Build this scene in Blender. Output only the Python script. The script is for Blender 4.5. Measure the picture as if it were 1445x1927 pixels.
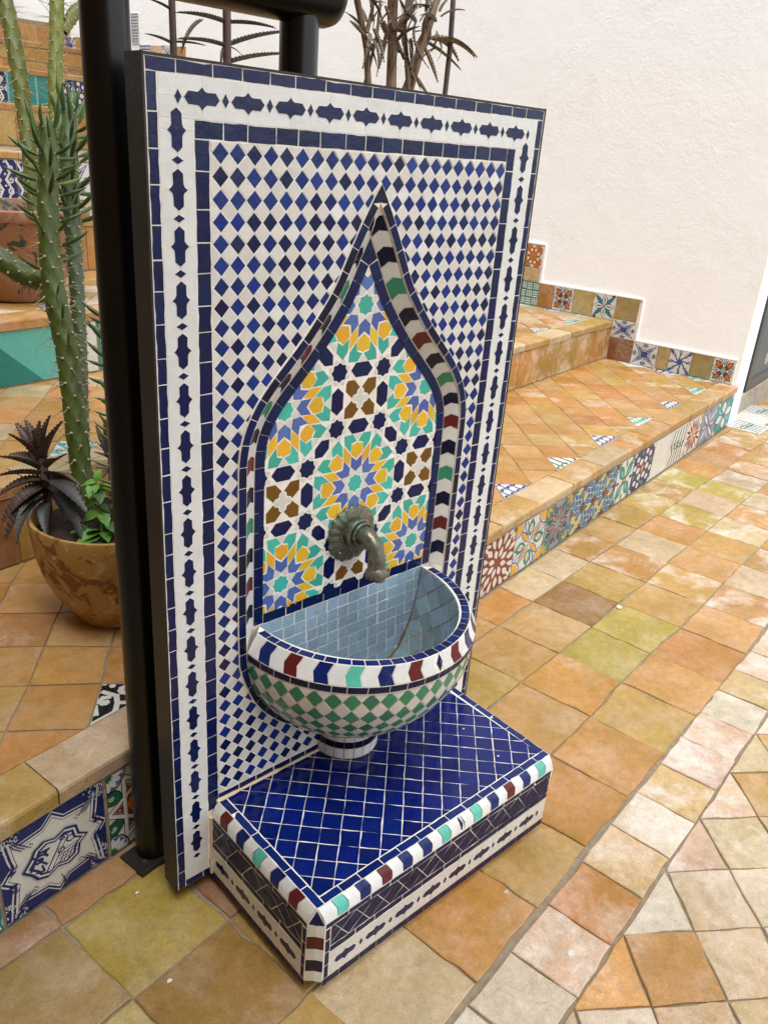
import bpy, math, random
from mathutils import Vector, Matrix
R = math.radians
random.seed(7)
sc = bpy.context.scene
for o in list(bpy.data.objects): bpy.data.objects.remove(o)

# ---------------------------------------------------------------- camera
CAM = Vector((-0.5406, -1.0583, 1.3736))
YAW, PIT, ROL, FPX = 0.7628, 0.418, 0.0791, 1535.2
CF = Vector((math.sin(YAW)*math.cos(PIT), math.cos(YAW)*math.cos(PIT), -math.sin(PIT)))
_rt = Vector((math.cos(YAW), -math.sin(YAW), 0)); _up = _rt.cross(CF)
CR = math.cos(ROL)*_rt + math.sin(ROL)*_up
CU = -math.sin(ROL)*_rt + math.cos(ROL)*_up
cd = bpy.data.cameras.new('camera'); cam = bpy.data.objects.new('camera', cd)
sc.collection.objects.link(cam)
m = Matrix((CR, CU, -CF)).transposed().to_4x4(); m.translation = CAM
cam.matrix_world = m
cd.sensor_fit = 'HORIZONTAL'; cd.sensor_width = 36; cd.lens = 36*FPX/1445
cd.clip_start = 0.02; cd.clip_end = 400
sc.camera = cam

# ---------------------------------------------------------------- light
SUN_EL, SUN_AZ = 70, 215          # azimuth measured clockwise from +Y
w = bpy.data.worlds.new("World"); sc.world = w; w.use_nodes = True
nt = w.node_tree; nt.nodes.clear()
sky = nt.nodes.new('ShaderNodeTexSky'); sky.sky_type = 'NISHITA'; sky.sun_disc = False
sky.sun_elevation = R(SUN_EL); sky.sun_rotation = R(SUN_AZ)
sky.air_density = 1.0; sky.dust_density = 1.0; sky.ozone_density = 1.0
hs = nt.nodes.new('ShaderNodeHueSaturation'); hs.inputs['Saturation'].default_value = 0.16
bg = nt.nodes.new('ShaderNodeBackground'); bg.inputs[1].default_value = 0.15
wo = nt.nodes.new('ShaderNodeOutputWorld')
nt.links.new(sky.outputs[0], hs.inputs['Color']); nt.links.new(hs.outputs[0], bg.inputs[0]); nt.links.new(bg.outputs[0], wo.inputs[0])
sl = bpy.data.lights.new('sun', 'SUN'); sl.energy = 1.05; sl.angle = R(36); sl.color = (1.0, 0.995, 0.98)
so = bpy.data.objects.new('sun', sl); sc.collection.objects.link(so)
sd = Vector((math.sin(R(SUN_AZ))*math.cos(R(SUN_EL)), math.cos(R(SUN_AZ))*math.cos(R(SUN_EL)), math.sin(R(SUN_EL))))
so.rotation_euler = sd.to_track_quat('Z', 'Y').to_euler(); so.location = sd*12
sc.view_settings.view_transform = 'Standard'; sc.view_settings.look = 'None'
sc.view_settings.gamma = 1.0; sc.view_settings.use_curve_mapping = False
sc.view_settings.exposure = 1.27
sc.render.engine = 'CYCLES'

# ---------------------------------------------------------------- frames
AL = math.atan(.189)
E1 = Vector((math.cos(AL), math.sin(AL), 0)); E2 = Vector((-math.sin(AL), math.cos(AL), 0))
OS = Vector((0, .193, 0))
def ST(s, t, z=0.0):                    # staircase frame: s along the steps, t up the flight
    return OS + E1*s + E2*t + Vector((0, 0, z))
BG = R(2.3)
EU = E1*math.cos(BG) - E2*math.sin(BG); EV = E1*math.sin(BG) + E2*math.cos(BG)
def GV(u, v, z=0.0):                    # ground tile frame, a little out of true with the steps
    return OS + EU*u + EV*v + Vector((0, 0, z))
def at(px, py, depth):                  # a point at a given distance in front of the viewpoint
    return CAM + (CF + CR*((px-722.5)/FPX) - CU*((py-963.5)/FPX))*depth
def project(P):
    d = Vector(P)-CAM; z = d.dot(CF)
    if z <= 0.05: return (1e6, 1e6)
    return (722.5+FPX*d.dot(CR)/z, 963.5-FPX*d.dot(CU)/z)
def seen(P, mg=60):
    x, y = project(P); return -mg < x < 1445+mg and -mg < y < 1927+mg

# ---------------------------------------------------------------- objects
COL = sc.collection
ORG = {}
def smooth_by(me, ang=40):
    for p in me.polygons: p.use_smooth = True
    try: me.set_sharp_from_angle(angle=R(ang))
    except Exception: pass
def link(name, me, loc, parent):
    o = bpy.data.objects.new(name, me); COL.objects.link(o)
    loc = Vector(loc); ORG[o] = loc
    if parent is not None:
        o.parent = parent; o.location = loc - ORG[parent]
    else: o.location = loc
    return o
def empty(name, loc):
    o = link(name, None, loc, None); o.empty_display_size = .05; return o
def mk(name, verts, faces, mats, parent=None, fm=None, smooth=0, org=None):
    if not isinstance(mats, (list, tuple)): mats = [mats]
    vs = [Vector(v) for v in verts]
    c = org if org is not None else sum(vs, Vector())/len(vs)
    me = bpy.data.meshes.new(name)
    me.from_pydata([(v-c)[:] for v in vs], [], faces)
    for m_ in mats: me.materials.append(m_)
    if fm: me.polygons.foreach_set('material_index', fm)
    me.validate(); me.update()
    if smooth: smooth_by(me, smooth)
    return link(name, me, c, parent)
def tag(o, label=None, cat=None, group=None, kind=None):
    if label: o['label'] = label
    if cat: o['category'] = cat
    if group: o['group'] = group
    if kind: o['kind'] = kind
    return o
class MB:                                # collects shapes into ONE mesh
    def __init__(s): s.v = []; s.f = []; s.m = []
    def add(s, v, f, mi=0):
        n = len(s.v); s.v += [Vector(a) for a in v]; s.f += [tuple(i+n for i in q) for q in f]; s.m += [mi]*len(f); return s
    def box(s, fr, a, b, mi=0):
        (x0, y0, z0), (x1, y1, z1) = a, b
        P = [fr(x, y, z) for z in (z0, z1) for (x, y) in ((x0, y0), (x1, y0), (x1, y1), (x0, y1))]
        return s.add(P, [(3, 2, 1, 0), (4, 5, 6, 7), (0, 1, 5, 4), (1, 2, 6, 5), (2, 3, 7, 6), (3, 0, 4, 7)], mi)
    def prism(s, ring0, ring1, mi=0, caps=True):
        n = len(ring0); f = [(i, (i+1) % n, n+(i+1) % n, n+i) for i in range(n)]
        if caps: f += [tuple(range(n-1, -1, -1)), tuple(range(n, 2*n))]
        return s.add(list(ring0)+list(ring1), f, mi)
    def tube(s, pts, rad, n=12, mi=0, cap=True):
        pts = [Vector(p) for p in pts]; rings = []
        if not hasattr(rad, '__len__'): rad = [rad]*len(pts)
        up = Vector((0.13, 0.31, 0.94)); prev = None
        for i, p in enumerate(pts):
            d = (pts[min(i+1, len(pts)-1)]-pts[max(i-1, 0)]).normalized()
            if prev is None:
                a = d.cross(up); a = a.normalized() if a.length > .05 else d.cross(Vector((1, 0, 0))).normalized()
            else: a = (prev - d*prev.dot(d)).normalized()
            prev = a; b = d.cross(a)
            rings.append([p+(a*math.cos(k*2*math.pi/n)+b*math.sin(k*2*math.pi/n))*rad[i] for k in range(n)])
        v = [q for r_ in rings for q in r_]; f = []
        for i in range(len(pts)-1):
            for k in range(n): f.append((i*n+k, i*n+(k+1) % n, (i+1)*n+(k+1) % n, (i+1)*n+k))
        if cap: f += [tuple(range(n-1, -1, -1)), tuple(range((len(pts)-1)*n, len(pts)*n))]
        return s.add(v, f, mi)
    def lathe(s, c, prof, n=32, mi=0, close=False, wob=None):
        c = Vector(c); v = []; f = []
        for r_, z in prof:
            for k in range(n):
                a = 2*math.pi*k/n; rr = r_*(1+(wob(a, z) if wob else 0))
                v.append(c+Vector((math.cos(a)*rr, math.sin(a)*rr, z)))
        for i in range(len(prof)-1):
            for k in range(n): f.append((i*n+k, i*n+(k+1) % n, (i+1)*n+(k+1) % n, (i+1)*n+k))
        if close: f += [tuple(range(n-1, -1, -1)), tuple(range((len(prof)-1)*n, len(prof)*n))]
        return s.add(v, f, mi)
    def build(s, name, mats, parent=None, smooth=0, org=None):
        return mk(name, s.v, s.f, mats, parent, s.m, smooth, org)

# ---------------------------------------------------------------- polygons
def clip(poly, p, n):                    # keep the side where (q-p).n >= 0
    out = []
    for i in range(len(poly)):
        a, b = poly[i], poly[(i+1) % len(poly)]
        da = (a[0]-p[0])*n[0]+(a[1]-p[1])*n[1]; db = (b[0]-p[0])*n[0]+(b[1]-p[1])*n[1]
        if da >= 0: out.append(a)
        if da*db < 0:
            k = da/(da-db); out.append((a[0]+(b[0]-a[0])*k, a[1]+(b[1]-a[1])*k))
    return out
def cliprect(poly, x0, y0, x1, y1):
    for p, n in (((x0, 0), (1, 0)), ((x1, 0), (-1, 0)), ((0, y0), (0, 1)), ((0, y1), (0, -1))):
        poly = clip(poly, p, n)
        if len(poly) < 3: return []
    return poly
def area(p): return .5*sum(p[i][0]*p[(i+1) % len(p)][1]-p[(i+1) % len(p)][0]*p[i][1] for i in range(len(p)))
def ccw(p): return list(p) if area(p) > 0 else list(p)[::-1]
def inset(poly, g):                      # convex polygons
    poly = ccw(poly); out = list(poly)
    for i in range(len(poly)):
        a, b = poly[i], poly[(i+1) % len(poly)]
        dx, dy = b[0]-a[0], b[1]-a[1]; L = math.hypot(dx, dy)
        if L < 1e-6: continue
        n = (-dy/L, dx/L); out = clip(out, (a[0]+n[0]*g, a[1]+n[1]*g), n)
        if len(out) < 3: return []
    return out
def ragged(poly, amp, seg):
    out = []
    for i in range(len(poly)):
        a, b = poly[i], poly[(i+1) % len(poly)]
        dx, dy = b[0]-a[0], b[1]-a[1]; L = math.hypot(dx, dy)
        if L < 1e-7: continue
        out.append((a[0]+random.uniform(-amp, amp)*.5, a[1]+random.uniform(-amp, amp)*.5))
        n = min(5, int(L/seg))
        for k in range(1, n):
            f = (k+random.uniform(-.25, .25))/n; q = random.uniform(-amp, amp)
            if random.random() < .12: q = abs(q)*2.2
            out.append((a[0]+dx*f-dy/L*q, a[1]+dy*f+dx/L*q))
    return out
def cen(poly): return (sum(p[0] for p in poly)/len(poly), sum(p[1] for p in poly)/len(poly))
def rect(x0, y0, x1, y1): return [(x0, y0), (x1, y0), (x1, y1), (x0, y1)]
def tile(parent, name, poly, fr, th, m_, amp=.0004, seg=.012, bev=.0005, tilt=.0, color=None, smooth=0, art=None, w0=0, flip=False):
    if len(poly) < 3 or abs(area(poly)) < 2e-6: return None
    poly = ccw(poly)
    if th < .003: th = .00028+(th-.0011)*.35+random.uniform(0, .0001); bev = min(bev, .0002)
    if amp: poly = ragged(poly, amp, seg)
    if flip: poly = poly[::-1]
    c = cen(poly); n = len(poly)
    rr = max(1e-4, sum(math.hypot(p[0]-c[0], p[1]-c[1]) for p in poly)/n)
    k = 1-bev/rr; ta, tb = random.uniform(-tilt, tilt), random.uniform(-tilt, tilt)
    W = lambda p: th+(p[0]-c[0])*ta+(p[1]-c[1])*tb
    top = [(c[0]+(p[0]-c[0])*k, c[1]+(p[1]-c[1])*k) for p in poly]
    V = [fr(p[0], p[1], w0) for p in poly]+[fr(p[0], p[1], W(p)-bev*.7) for p in poly]+[fr(p[0], p[1], W(p)) for p in top]
    F = []
    for r_ in (0, 1):
        for i in range(n):
            j = (i+1) % n; F.append((r_*n+i, r_*n+j, (r_+1)*n+j, (r_+1)*n+i))
    F.append(tuple(range(2*n, 3*n)))
    mats = [m_]; fm = [0]*len(F)
    if art:                              # painted decoration: thin coats of colour on the glaze
        for lay, (pl, mt) in enumerate(art):
            if len(pl) < 3: continue
            if mt not in mats: mats.append(mt)
            s0 = len(V); pl = ccw(pl)
            if flip: pl = pl[::-1]
            V += [fr(p[0], p[1], W(p)+.00008+.000012*lay) for p in pl]
            F.append(tuple(range(s0, s0+len(pl)))); fm.append(mats.index(mt))
    o = mk(name, V, F, mats, parent, fm)
    if color: o.color = (*color, 1)
    return o

# ---------------------------------------------------------------- materials
MT = {}
class N:
    def __init__(s, name):
        s.m = bpy.data.materials.new(name); s.m.use_nodes = True; s.t = s.m.node_tree
        s.b = s.t.nodes['Principled BSDF']; s.pos = s.t.nodes.new('ShaderNodeNewGeometry').outputs['Position']
        s.oi = s.t.nodes.new('ShaderNodeObjectInfo')
    def L(s, a, b): s.t.links.new(a, b)
    def noise(s, scale, detail=3, rough=.55, dist=0, off=None):
        n = s.t.nodes.new('ShaderNodeTexNoise'); n.inputs['Scale'].default_value = scale; n.inputs['Detail'].default_value = detail
        n.inputs['Roughness'].default_value = rough; n.inputs['Distortion'].default_value = dist
        v = s.pos
        if off is not None:
            a = s.t.nodes.new('ShaderNodeVectorMath'); a.operation = 'ADD'; s.L(v, a.inputs[0])
            if isinstance(off, tuple): a.inputs[1].default_value = off
            else: s.L(off, a.inputs[1])
            v = a.outputs[0]
        s.L(v, n.inputs['Vector']); return n.outputs['Fac']
    def vor(s, scale, feat='F1', rnd=1):
        n = s.t.nodes.new('ShaderNodeTexVoronoi'); n.inputs['Scale'].default_value = scale; n.feature = feat
        n.inputs['Randomness'].default_value = rnd; s.L(s.pos, n.inputs['Vector']); return n.outputs[0]
    def ramp(s, f, stops):
        n = s.t.nodes.new('ShaderNodeValToRGB'); e = n.color_ramp.elements
        while len(e) < len(stops): e.new(.5)
        for i, (p, c) in enumerate(stops):
            e[i].position = p; e[i].color = c if len(c) == 4 else (*c, 1)
        s.L(f, n.inputs[0]); return n.outputs[0]
    def mr(s, f, a, b, c=0, d=1):
        n = s.t.nodes.new('ShaderNodeMapRange'); n.inputs[1].default_value = a; n.inputs[2].default_value = b
        n.inputs[3].default_value = c; n.inputs[4].default_value = d; s.L(f, n.inputs[0]); return n.outputs[0]
    def math(s, op, a, b=None):
        n = s.t.nodes.new('ShaderNodeMath'); n.operation = op
        for i, x in enumerate((a, b)):
            if x is None: continue
            if isinstance(x, (int, float)): n.inputs[i].default_value = x
            else: s.L(x, n.inputs[i])
        return n.outputs[0]
    def mix(s, f, a, b, mode='MIX'):
        n = s.t.nodes.new('ShaderNodeMix'); n.data_type = 'RGBA'; n.blend_type = mode
        for k, x in ((0, f), (6, a), (7, b)):
            if isinstance(x, (int, float)): n.inputs[k].default_value = x
            elif isinstance(x, tuple): n.inputs[k].default_value = x if len(x) == 4 else (*x, 1)
            else: s.L(x, n.inputs[k])
        return n.outputs[2]
    def bump(s, h, st, dist=.001):
        n = s.t.nodes.new('ShaderNodeBump'); n.inputs['Strength'].default_value = st; n.inputs['Distance'].default_value = dist
        s.L(h, n.inputs['Height']); s.L(n.outputs[0], s.b.inputs['Normal']); return n
    def hsv(s, c, h=.5, sa=1, v=1):
        n = s.t.nodes.new('ShaderNodeHueSaturation')
        for k, x in (('Hue', h), ('Saturation', sa), ('Value', v)):
            if isinstance(x, (int, float)): n.inputs[k].default_value = x
            else: s.L(x, n.inputs[k])
        if isinstance(c, tuple): n.inputs['Color'].default_value = (*c, 1)
        else: s.L(c, n.inputs['Color'])
        return n.outputs[0]
def glaze(name, col, rough=.16, var=.22, hue=.012, chip=(.62, .55, .45), chipamt=.5, bump=.2, stain=0):
    if name in MT: return MT[name]
    n = N(name); rnd = n.oi.outputs['Random']
    v = n.mr(rnd, 0, 1, 1-var, 1+var*.8)
    r2 = n.math('FRACT', n.math('MULTIPLY', rnd, 17.3)); h = n.mr(r2, 0, 1, .5-hue, .5+hue)
    c = n.hsv(col, h, 1, v)
    mot = n.noise(38, 4, .6); c = n.mix(n.mr(mot, .35, .7, 0, .35), c, n.hsv(col, .5, .95, .72))
    hz = n.noise(9, 5, .65, .6); c = n.mix(n.mr(hz, .66, .86, 0, .05), c, (.5, .48, .45))
    sp = n.vor(210); f = n.math('MULTIPLY', n.mr(sp, .0, .11, 1, 0), n.mr(n.noise(23, 2), .58, .66, 0, chipamt))
    c = n.mix(f, c, chip)
    if stain: c = n.mix(n.mr(n.noise(17, 6, .7, .8), .5, .66, 0, stain), c, (.16, .11, .06))
    n.L(c, n.b.inputs['Base Color'])
    n.L(n.mr(n.noise(60, 3), .3, .7, rough*.7, rough*1.9), n.b.inputs['Roughness'])
    n.b.inputs['Specular IOR Level'].default_value = .5 if max(col) > .2 else .34
    hgt = n.math('ADD', n.noise(34, 2), n.math('MULTIPLY', n.noise(240, 2), .25)); n.bump(hgt, bump, .004)
    MT[name] = n.m; return n.m
def grout(name, a, b, rough=.9):
    n = N(name); c = n.mix(n.mr(n.noise(45, 5, .7), .35, .65), a, b)
    c = n.mix(n.mr(n.noise(7, 4, .7), .6, .78, 0, .6), c, tuple(x*.35 for x in b))
    n.L(c, n.b.inputs['Base Color']); n.b.inputs['Roughness'].default_value = rough; n.bump(n.noise(260, 4, .7), .5, .0015)
    return n.m
def plain(name, col, rough=.5, metal=0, ns=30, dark=.7, bump=.15, bs=150, bd=.001):
    n = N(name); c = n.mix(n.mr(n.noise(ns, 4, .6), .3, .7), col, tuple(x*dark for x in col))
    n.L(c, n.b.inputs['Base Color']); n.b.inputs['Roughness'].default_value = rough; n.b.inputs['Metallic'].default_value = metal
    if bump: n.bump(n.noise(bs, 3), bump, bd)
    return n.m
NAVY = glaze('glaze_navy', (.0012, .0078, .066)); COBALT = glaze('glaze_cobalt', (.0025, .0235, .175), var=.38, hue=.005)
DARK = glaze('glaze_ink', (.0018, .0035, .026)); SIDE = glaze('glaze_aubergine', (.0065, .0085, .050), rough=.34); SIDE.node_tree.nodes['Principled BSDF'].inputs['Specular IOR Level'].default_value = .28
WHITE = glaze('glaze_white', (.74, .75, .73), var=.04, hue=.003, chipamt=.15); CREAM = glaze('glaze_cream', (.69, .67, .62), var=.05, hue=.01, chipamt=.2)
TURQ = glaze('glaze_turquoise', (.055, .46, .36), var=.2); YEL = glaze('glaze_yellow', (.78, .46, .025), var=.12)
PERI = glaze('glaze_periwinkle', (.085, .15, .42), var=.2); BROWN = glaze('glaze_brown', (.17, .075, .008), var=.12)
MAROON = glaze('glaze_maroon', (.12, .012, .016), var=.12); GREEN = glaze('glaze_green', (.028, .22, .11), var=.2)
SKYB = glaze('glaze_sky', (.30, .42, .52), var=.14, hue=.015, rough=.2); POOL = glaze('glaze_pool_floor', (.21, .31, .35), var=.16, hue=.03, rough=.25, stain=.6)
TOPB = glaze('glaze_royal', (.0010, .0090, .125), var=.3, hue=.004, rough=.10, bump=.06)
SEAG = glaze('glaze_sea_green', (.10, .50, .40), var=.1)
GROUTW = grout('grout_white', (.88, .85, .78), (.78, .71, .60)); GROUTD = grout('grout_dirty', (.42, .34, .24), (.30, .22, .13))
GROUTF = grout('grout_floor', (.22, .165, .105), (.31, .25, .17)); GROUTI = grout('grout_basin', (.50, .42, .32), (.34, .24, .15)); MUD = grout('rust_deposit', (.10, .055, .025), (.20, .14, .08))
BLACK = plain('black_paint', (.003, .003, .0033), .3, 0, 20, .6, .06, 60, .001); BLACK.node_tree.nodes['Principled BSDF'].inputs['Specular IOR Level'].default_value = .38
BLACKW = plain('weathered_black_metal', (.018, .0165, .015), .5, 0, 25, .45, .35, 180, .002)
def terracotta(name, rough=.48, gl=0):
    n = N(name); rnd = n.oi.outputs['Random']; off = n.math('MULTIPLY', rnd, 53.0)
    base = n.oi.outputs['Color']; al = n.oi.outputs['Alpha']
    c = n.mix(n.mr(n.noise(6.5, 6, .66, .4, off), .36, .64), base, n.hsv(base, .508, 1.1, .74))
    c = n.mix(n.mr(n.noise(13, 6, .7, .3, off), .52, .74, 0, .6), c, n.hsv(base, .492, .85, 1.18))
    c = n.mix(n.mr(n.noise(4.0, 4, .6, .4, off), .55, .78, 0, .55), c, n.hsv(base, .525, 1.05, .85))
    wn = n.noise(7, 8, .68, .35, off)
    wf = n.math('MULTIPLY', n.mr(wn, .47, .66), al)
    c = n.mix(wf, c, (.70, .62, .54))
    w2 = n.math('MULTIPLY', n.mr(n.noise(5, 3, .5, 0, off), .6, .68), n.mr(n.noise(60, 5, .7), .42, .62, 0, .5))
    c = n.mix(n.math('MULTIPLY', w2, .5), c, (.68, .60, .52))
    sp = n.math('MULTIPLY', n.mr(n.vor(75), .05, .12, 1, 0), n.mr(n.noise(11, 2, .5, 0, off), .5, .6))
    c = n.mix(n.math('MULTIPLY', sp, .75), c, (.09, .05, .03))
    dn = n.mr(n.noise(21, 6, .72, .8), .58, .74, 0, .45); c = n.mix(dn, c, (.17, .12, .07))
    c = n.hsv(c, .5, 1, n.mr(n.noise(300, 3), .3, .7, .86, 1.14)); c = n.hsv(c, .5, 1, n.mr(n.noise(42, 6, .75), .3, .7, .82, 1.16))
    pit = n.math('MULTIPLY', n.mr(n.vor(160), .08, .16, 1, 0), n.mr(n.noise(19, 3, .6, 0, off), .52, .6)); c = n.mix(n.math('MULTIPLY', pit, .7), c, (.11, .065, .035))
    n.L(c, n.b.inputs['Base Color'])
    n.L(n.mr(n.noise(8, 5, .6, 0, off), .3, .7, rough*.72, rough*1.3), n.b.inputs['Roughness'])
    n.b.inputs['Specular IOR Level'].default_value = .45
    h = n.math('ADD', n.noise(26, 4, .6, 0, off), n.math('MULTIPLY', n.noise(320, 3, .6), .22)); n.bump(h, .5, .005)
    return n.m
TERRA = terracotta('terracotta'); PALE = terracotta('pale_glazed_terracotta', .34)
OR = (.44, .215, .062); TAN = (.445, .245, .085); OCH = (.43, .255, .075); OLI = (.37, .265, .060); SAL = (.44, .20, .065); BRN = (.30, .145, .065)
PK = (.57, .39, .27); CRM = (.60, .50, .37); YLP = (.50, .35, .16); SAND = (.48, .35, .20); RED = (.24, .085, .04)
def jit(c, a=.1): k = random.uniform(1-a, 1+a); return tuple(x*k*random.uniform(.96, 1.04) for x in c)
def tcol(o, c, al=.12):
    if o: o.color = (*jit(c), al)

# ---------------------------------------------------------------- painted designs on unit squares
def ci(x, y, r, n=10, sx=1, ang=0):
    o = []
    for k in range(n):
        a = 2*math.pi*k/n; px, py = math.cos(a)*r*sx, math.sin(a)*r
        o.append((x+px*math.cos(ang)-py*math.sin(ang), y+px*math.sin(ang)+py*math.cos(ang)))
    return o
def petal(x, y, a, r0, r1, wd, n=5, pw=1.0):
    L = []; Rr = []
    for k in range(n+1):
        f = k/n; w_ = wd*math.sin(math.pi*f**pw); r_ = r0+(r1-r0)*f
        for s_, B in ((1, L), (-1, Rr)):
            if s_ < 0 and k in (0, n): continue
            B.append((x+math.cos(a)*r_-math.sin(a)*w_*s_, y+math.sin(a)*r_+math.cos(a)*w_*s_))
    return L+Rr[::-1]
def starp(x, y, r1, r2, n, rot=0):
    return [(x+math.cos(rot+math.pi*k/n)*(r1 if k % 2 == 0 else r2), y+math.sin(rot+math.pi*k/n)*(r1 if k % 2 == 0 else r2)) for k in range(2*n)]
def stroke(pts, wd, closed=False):
    if closed: pts = list(pts)+[pts[0]]
    out = []
    for i in range(len(pts)-1):
        a, b = pts[i], pts[i+1]; dx, dy = b[0]-a[0], b[1]-a[1]; L = math.hypot(dx, dy)
        if L < 1e-6: continue
        e = wd*.45; ux, uy = dx/L*e, dy/L*e; nx, ny = -dy/L*wd/2, dx/L*wd/2
        out.append([(a[0]-ux+nx, a[1]-uy+ny), (a[0]-ux-nx, a[1]-uy-ny), (b[0]+ux-nx, b[1]+uy-ny), (b[0]+ux+nx, b[1]+uy+ny)])
    return out
def spiral(x, y, r, turns=1.3, a0=0, n=11, sgn=1):
    return [(x+math.cos(a0+sgn*turns*2*math.pi*k/n)*r*(1-k/n*.85), y+math.sin(a0+sgn*turns*2*math.pi*k/n)*r*(1-k/n*.85)) for k in range(n+1)]
PW = glaze('paint_white', (.62, .61, .55), var=.03, hue=0, chipamt=.1, rough=.25); PN = glaze('paint_navy', (.012, .018, .11), var=.05, rough=.25)
PB = glaze('paint_blue', (.03, .09, .33), var=.05, rough=.25); PT = glaze('paint_teal', (.02, .20, .17), var=.05, rough=.25)
PG = glaze('paint_green', (.02, .11, .05), var=.05, rough=.25); PO = glaze('paint_orange', (.55, .17, .02), var=.05, rough=.25)
PY = glaze('paint_yellow', (.65, .36, .03), var=.05, rough=.25); PR = glaze('paint_red', (.20, .025, .02), var=.05, rough=.25)
PK_ = glaze('paint_black', (.010, .010, .012), var=.05, rough=.25); PS = glaze('paint_slate', (.20, .25, .27), var=.05, rough=.25)
PV = glaze('paint_violet', (.09, .09, .24), var=.05, rough=.25); PA = glaze('paint_aqua', (.10, .42, .36), var=.05, rough=.25)
def art(kind):
    A = []; q = A.append; P2 = math.pi/4; c = (.5, .5)
    def rad(n, r0, r1, wd, mt, rot=0, pw=1.0, cx=.5, cy=.5):
        for k in range(n): q((petal(cx, cy, rot+2*math.pi*k/n, r0, r1, wd, 5, pw), mt))
    def st(pts, wd, mt, cl=False):
        for s_ in stroke(pts, wd, cl): q((s_, mt))
    cor = [(0, 0), (1, 0), (1, 1), (0, 1)]
    if kind == 'brown_rosette':
        q((rect(0, 0, 1, 1), PR)); rad(8, .10, .30, .055, PW, P2/2); rad(8, .27, .50, .06, PW, 0); rad(8, .33, .62, .05, PW, P2/2)
        for x, y in cor: rad(12, .07, .25, .035, PW, .2, 1, x, y)
    elif kind == 'floral':
        q((rect(0, 0, 1, 1), PW)); rad(4, 0, .5, .075, PB, P2); rad(4, .02, .46, .05, PY, P2); rad(4, .12, .5, .12, PT, 0); rad(4, .2, .4, .06, PW, 0); rad(4, .25, .37, .03, PY, 0)
        for x, y in cor: q((ci(x, y, .22, 10), PY)); st(ci(x, y, .26, 12), .025, PB, True)
        for k in range(4): st(petal(.5, .5, k*2*P2+P2*.5, .2, .6, .05), .018, PB)
    elif kind == 'dense':
        q((rect(0, 0, 1, 1), PS)); rad(8, .08, .42, .07, PR, 0); rad(8, .12, .36, .035, PS, 0); rad(8, .2, .5, .04, PT, P2/2)
        for x, y in cor: q((ci(x, y, .3, 12), PT)); rad(10, .04, .26, .03, PY, .1, 1, x, y); st(ci(x, y, .3, 14), .02, PR, True)
        for k in range(8): st(spiral(.5+.36*math.cos(k*P2+.4), .5+.36*math.sin(k*P2+.4), .07), .016, PN)
    elif kind == 'lattice':
        q((rect(0, 0, 1, 1), PT))
        for i, x in enumerate((.0, .5, 1.0)):
            for j, y in enumerate((0, .5, 1)):
                q((starp(x, y, .13, .075, 6, .3), PR))
                for k in range(6):
                    a = k*math.pi/3+.26; X, Y = x+.24*math.cos(a), y+.24*math.sin(a)
                    pl = cliprect([(X+.105*math.cos(a), Y+.105*math.sin(a)), (X+.06*math.cos(a+1.2), Y+.06*math.sin(a+1.2)), (X-.06*math.cos(a-1.2), Y-.06*math.sin(a-1.2)), (X-.105*math.cos(a), Y-.105*math.sin(a)), (X-.06*math.cos(a+1.2), Y-.06*math.sin(a+1.2)), (X+.06*math.cos(a-1.2), Y+.06*math.sin(a-1.2))], 0, 0, 1, 1)
                    if pl: st(pl, .03, PW, True); q((pl, PY if (k+i+j) % 3 == 0 else PB))
    elif kind == 'teal_flower':
        q((rect(0, 0, 1, 1), PW)); rad(4, .0, .56, .15, PT, P2, 1.3); rad(4, .1, .42, .05, PA, P2); q((starp(.5, .5, .14, .07, 8), PN)); q((ci(.5, .5, .05), PY))
        for x, y in cor: q((ci(x, y, .16, 8), PT)); st(ci(x, y, .2, 10), .02, PN, True)
        rad(4, .3, .52, .04, PN, 0)
    elif kind == 'cells':
        q((rect(0, 0, 1, 1), PN)); q((starp(.5, .5, .13, .06, 6), PO))
        for k in range(6): q((ci(.5+.22*math.cos(k*math.pi/3), .5+.22*math.sin(k*math.pi/3), .085, 6), PW))
        for k in range(12): q((ci(.5+.42*math.cos(k*math.pi/6+.26), .5+.42*math.sin(k*math.pi/6+.26), .075, 6), PW if k % 3 else PT))
        for k in range(6): q((ci(.5+.33*math.cos(k*math.pi/3+.5), .5+.33*math.sin(k*math.pi/3+.5), .04, 5), PR if k % 2 else PO))
        for x, y in cor: q((ci(x, y, .12, 6), PW))
    elif kind == 'blank': q((rect(0, 0, 1, 1), PW)); q((rect(.55, .1, .9, .9), PW))
    elif kind == 'strokes':
        q((rect(0, 0, 1, 1), PW))
        for k in range(5): st([(.1+.18*k, .05), (.2+.15*k, .35), (.08+.2*k, .6), (.2+.17*k, .95)], .05, PG if k % 2 else PN)
        for k in range(4): st(spiral(.2+.2*k, .5, .12, 1, k), .03, PG)
    elif kind == 'orange_flower':
        q((rect(0, 0, 1, 1), PW)); rad(8, .06, .48, .07, PO, 0); rad(8, .1, .42, .03, PN, 0); rad(8, .2, .56, .04, PN, P2/2); q((ci(.5, .5, .07), PO))
        for x, y in cor: rad(8, .03, .24, .03, PO, 0, 1, x, y)
    elif kind == 'violet':
        q((rect(0, 0, 1, 1), PS)); rad(4, .0, .66, .11, PV, P2); rad(4, .05, .6, .05, PW, P2); rad(4, .05, .45, .08, PV, 0); rad(4, .12, .38, .035, PW, 0)
        for x, y in ((.5, 0), (0, .5), (1, .5), (.5, 1)): q((ci(x, y, .12, 8), PV))
    elif kind == 'big_teal':
        q((rect(0, 0, 1, 1), PT)); rad(4, .06, .48, .12, PW, .25); rad(4, .1, .5, .035, PA, P2+.25); q((ci(.5, .5, .05), PN))
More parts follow.
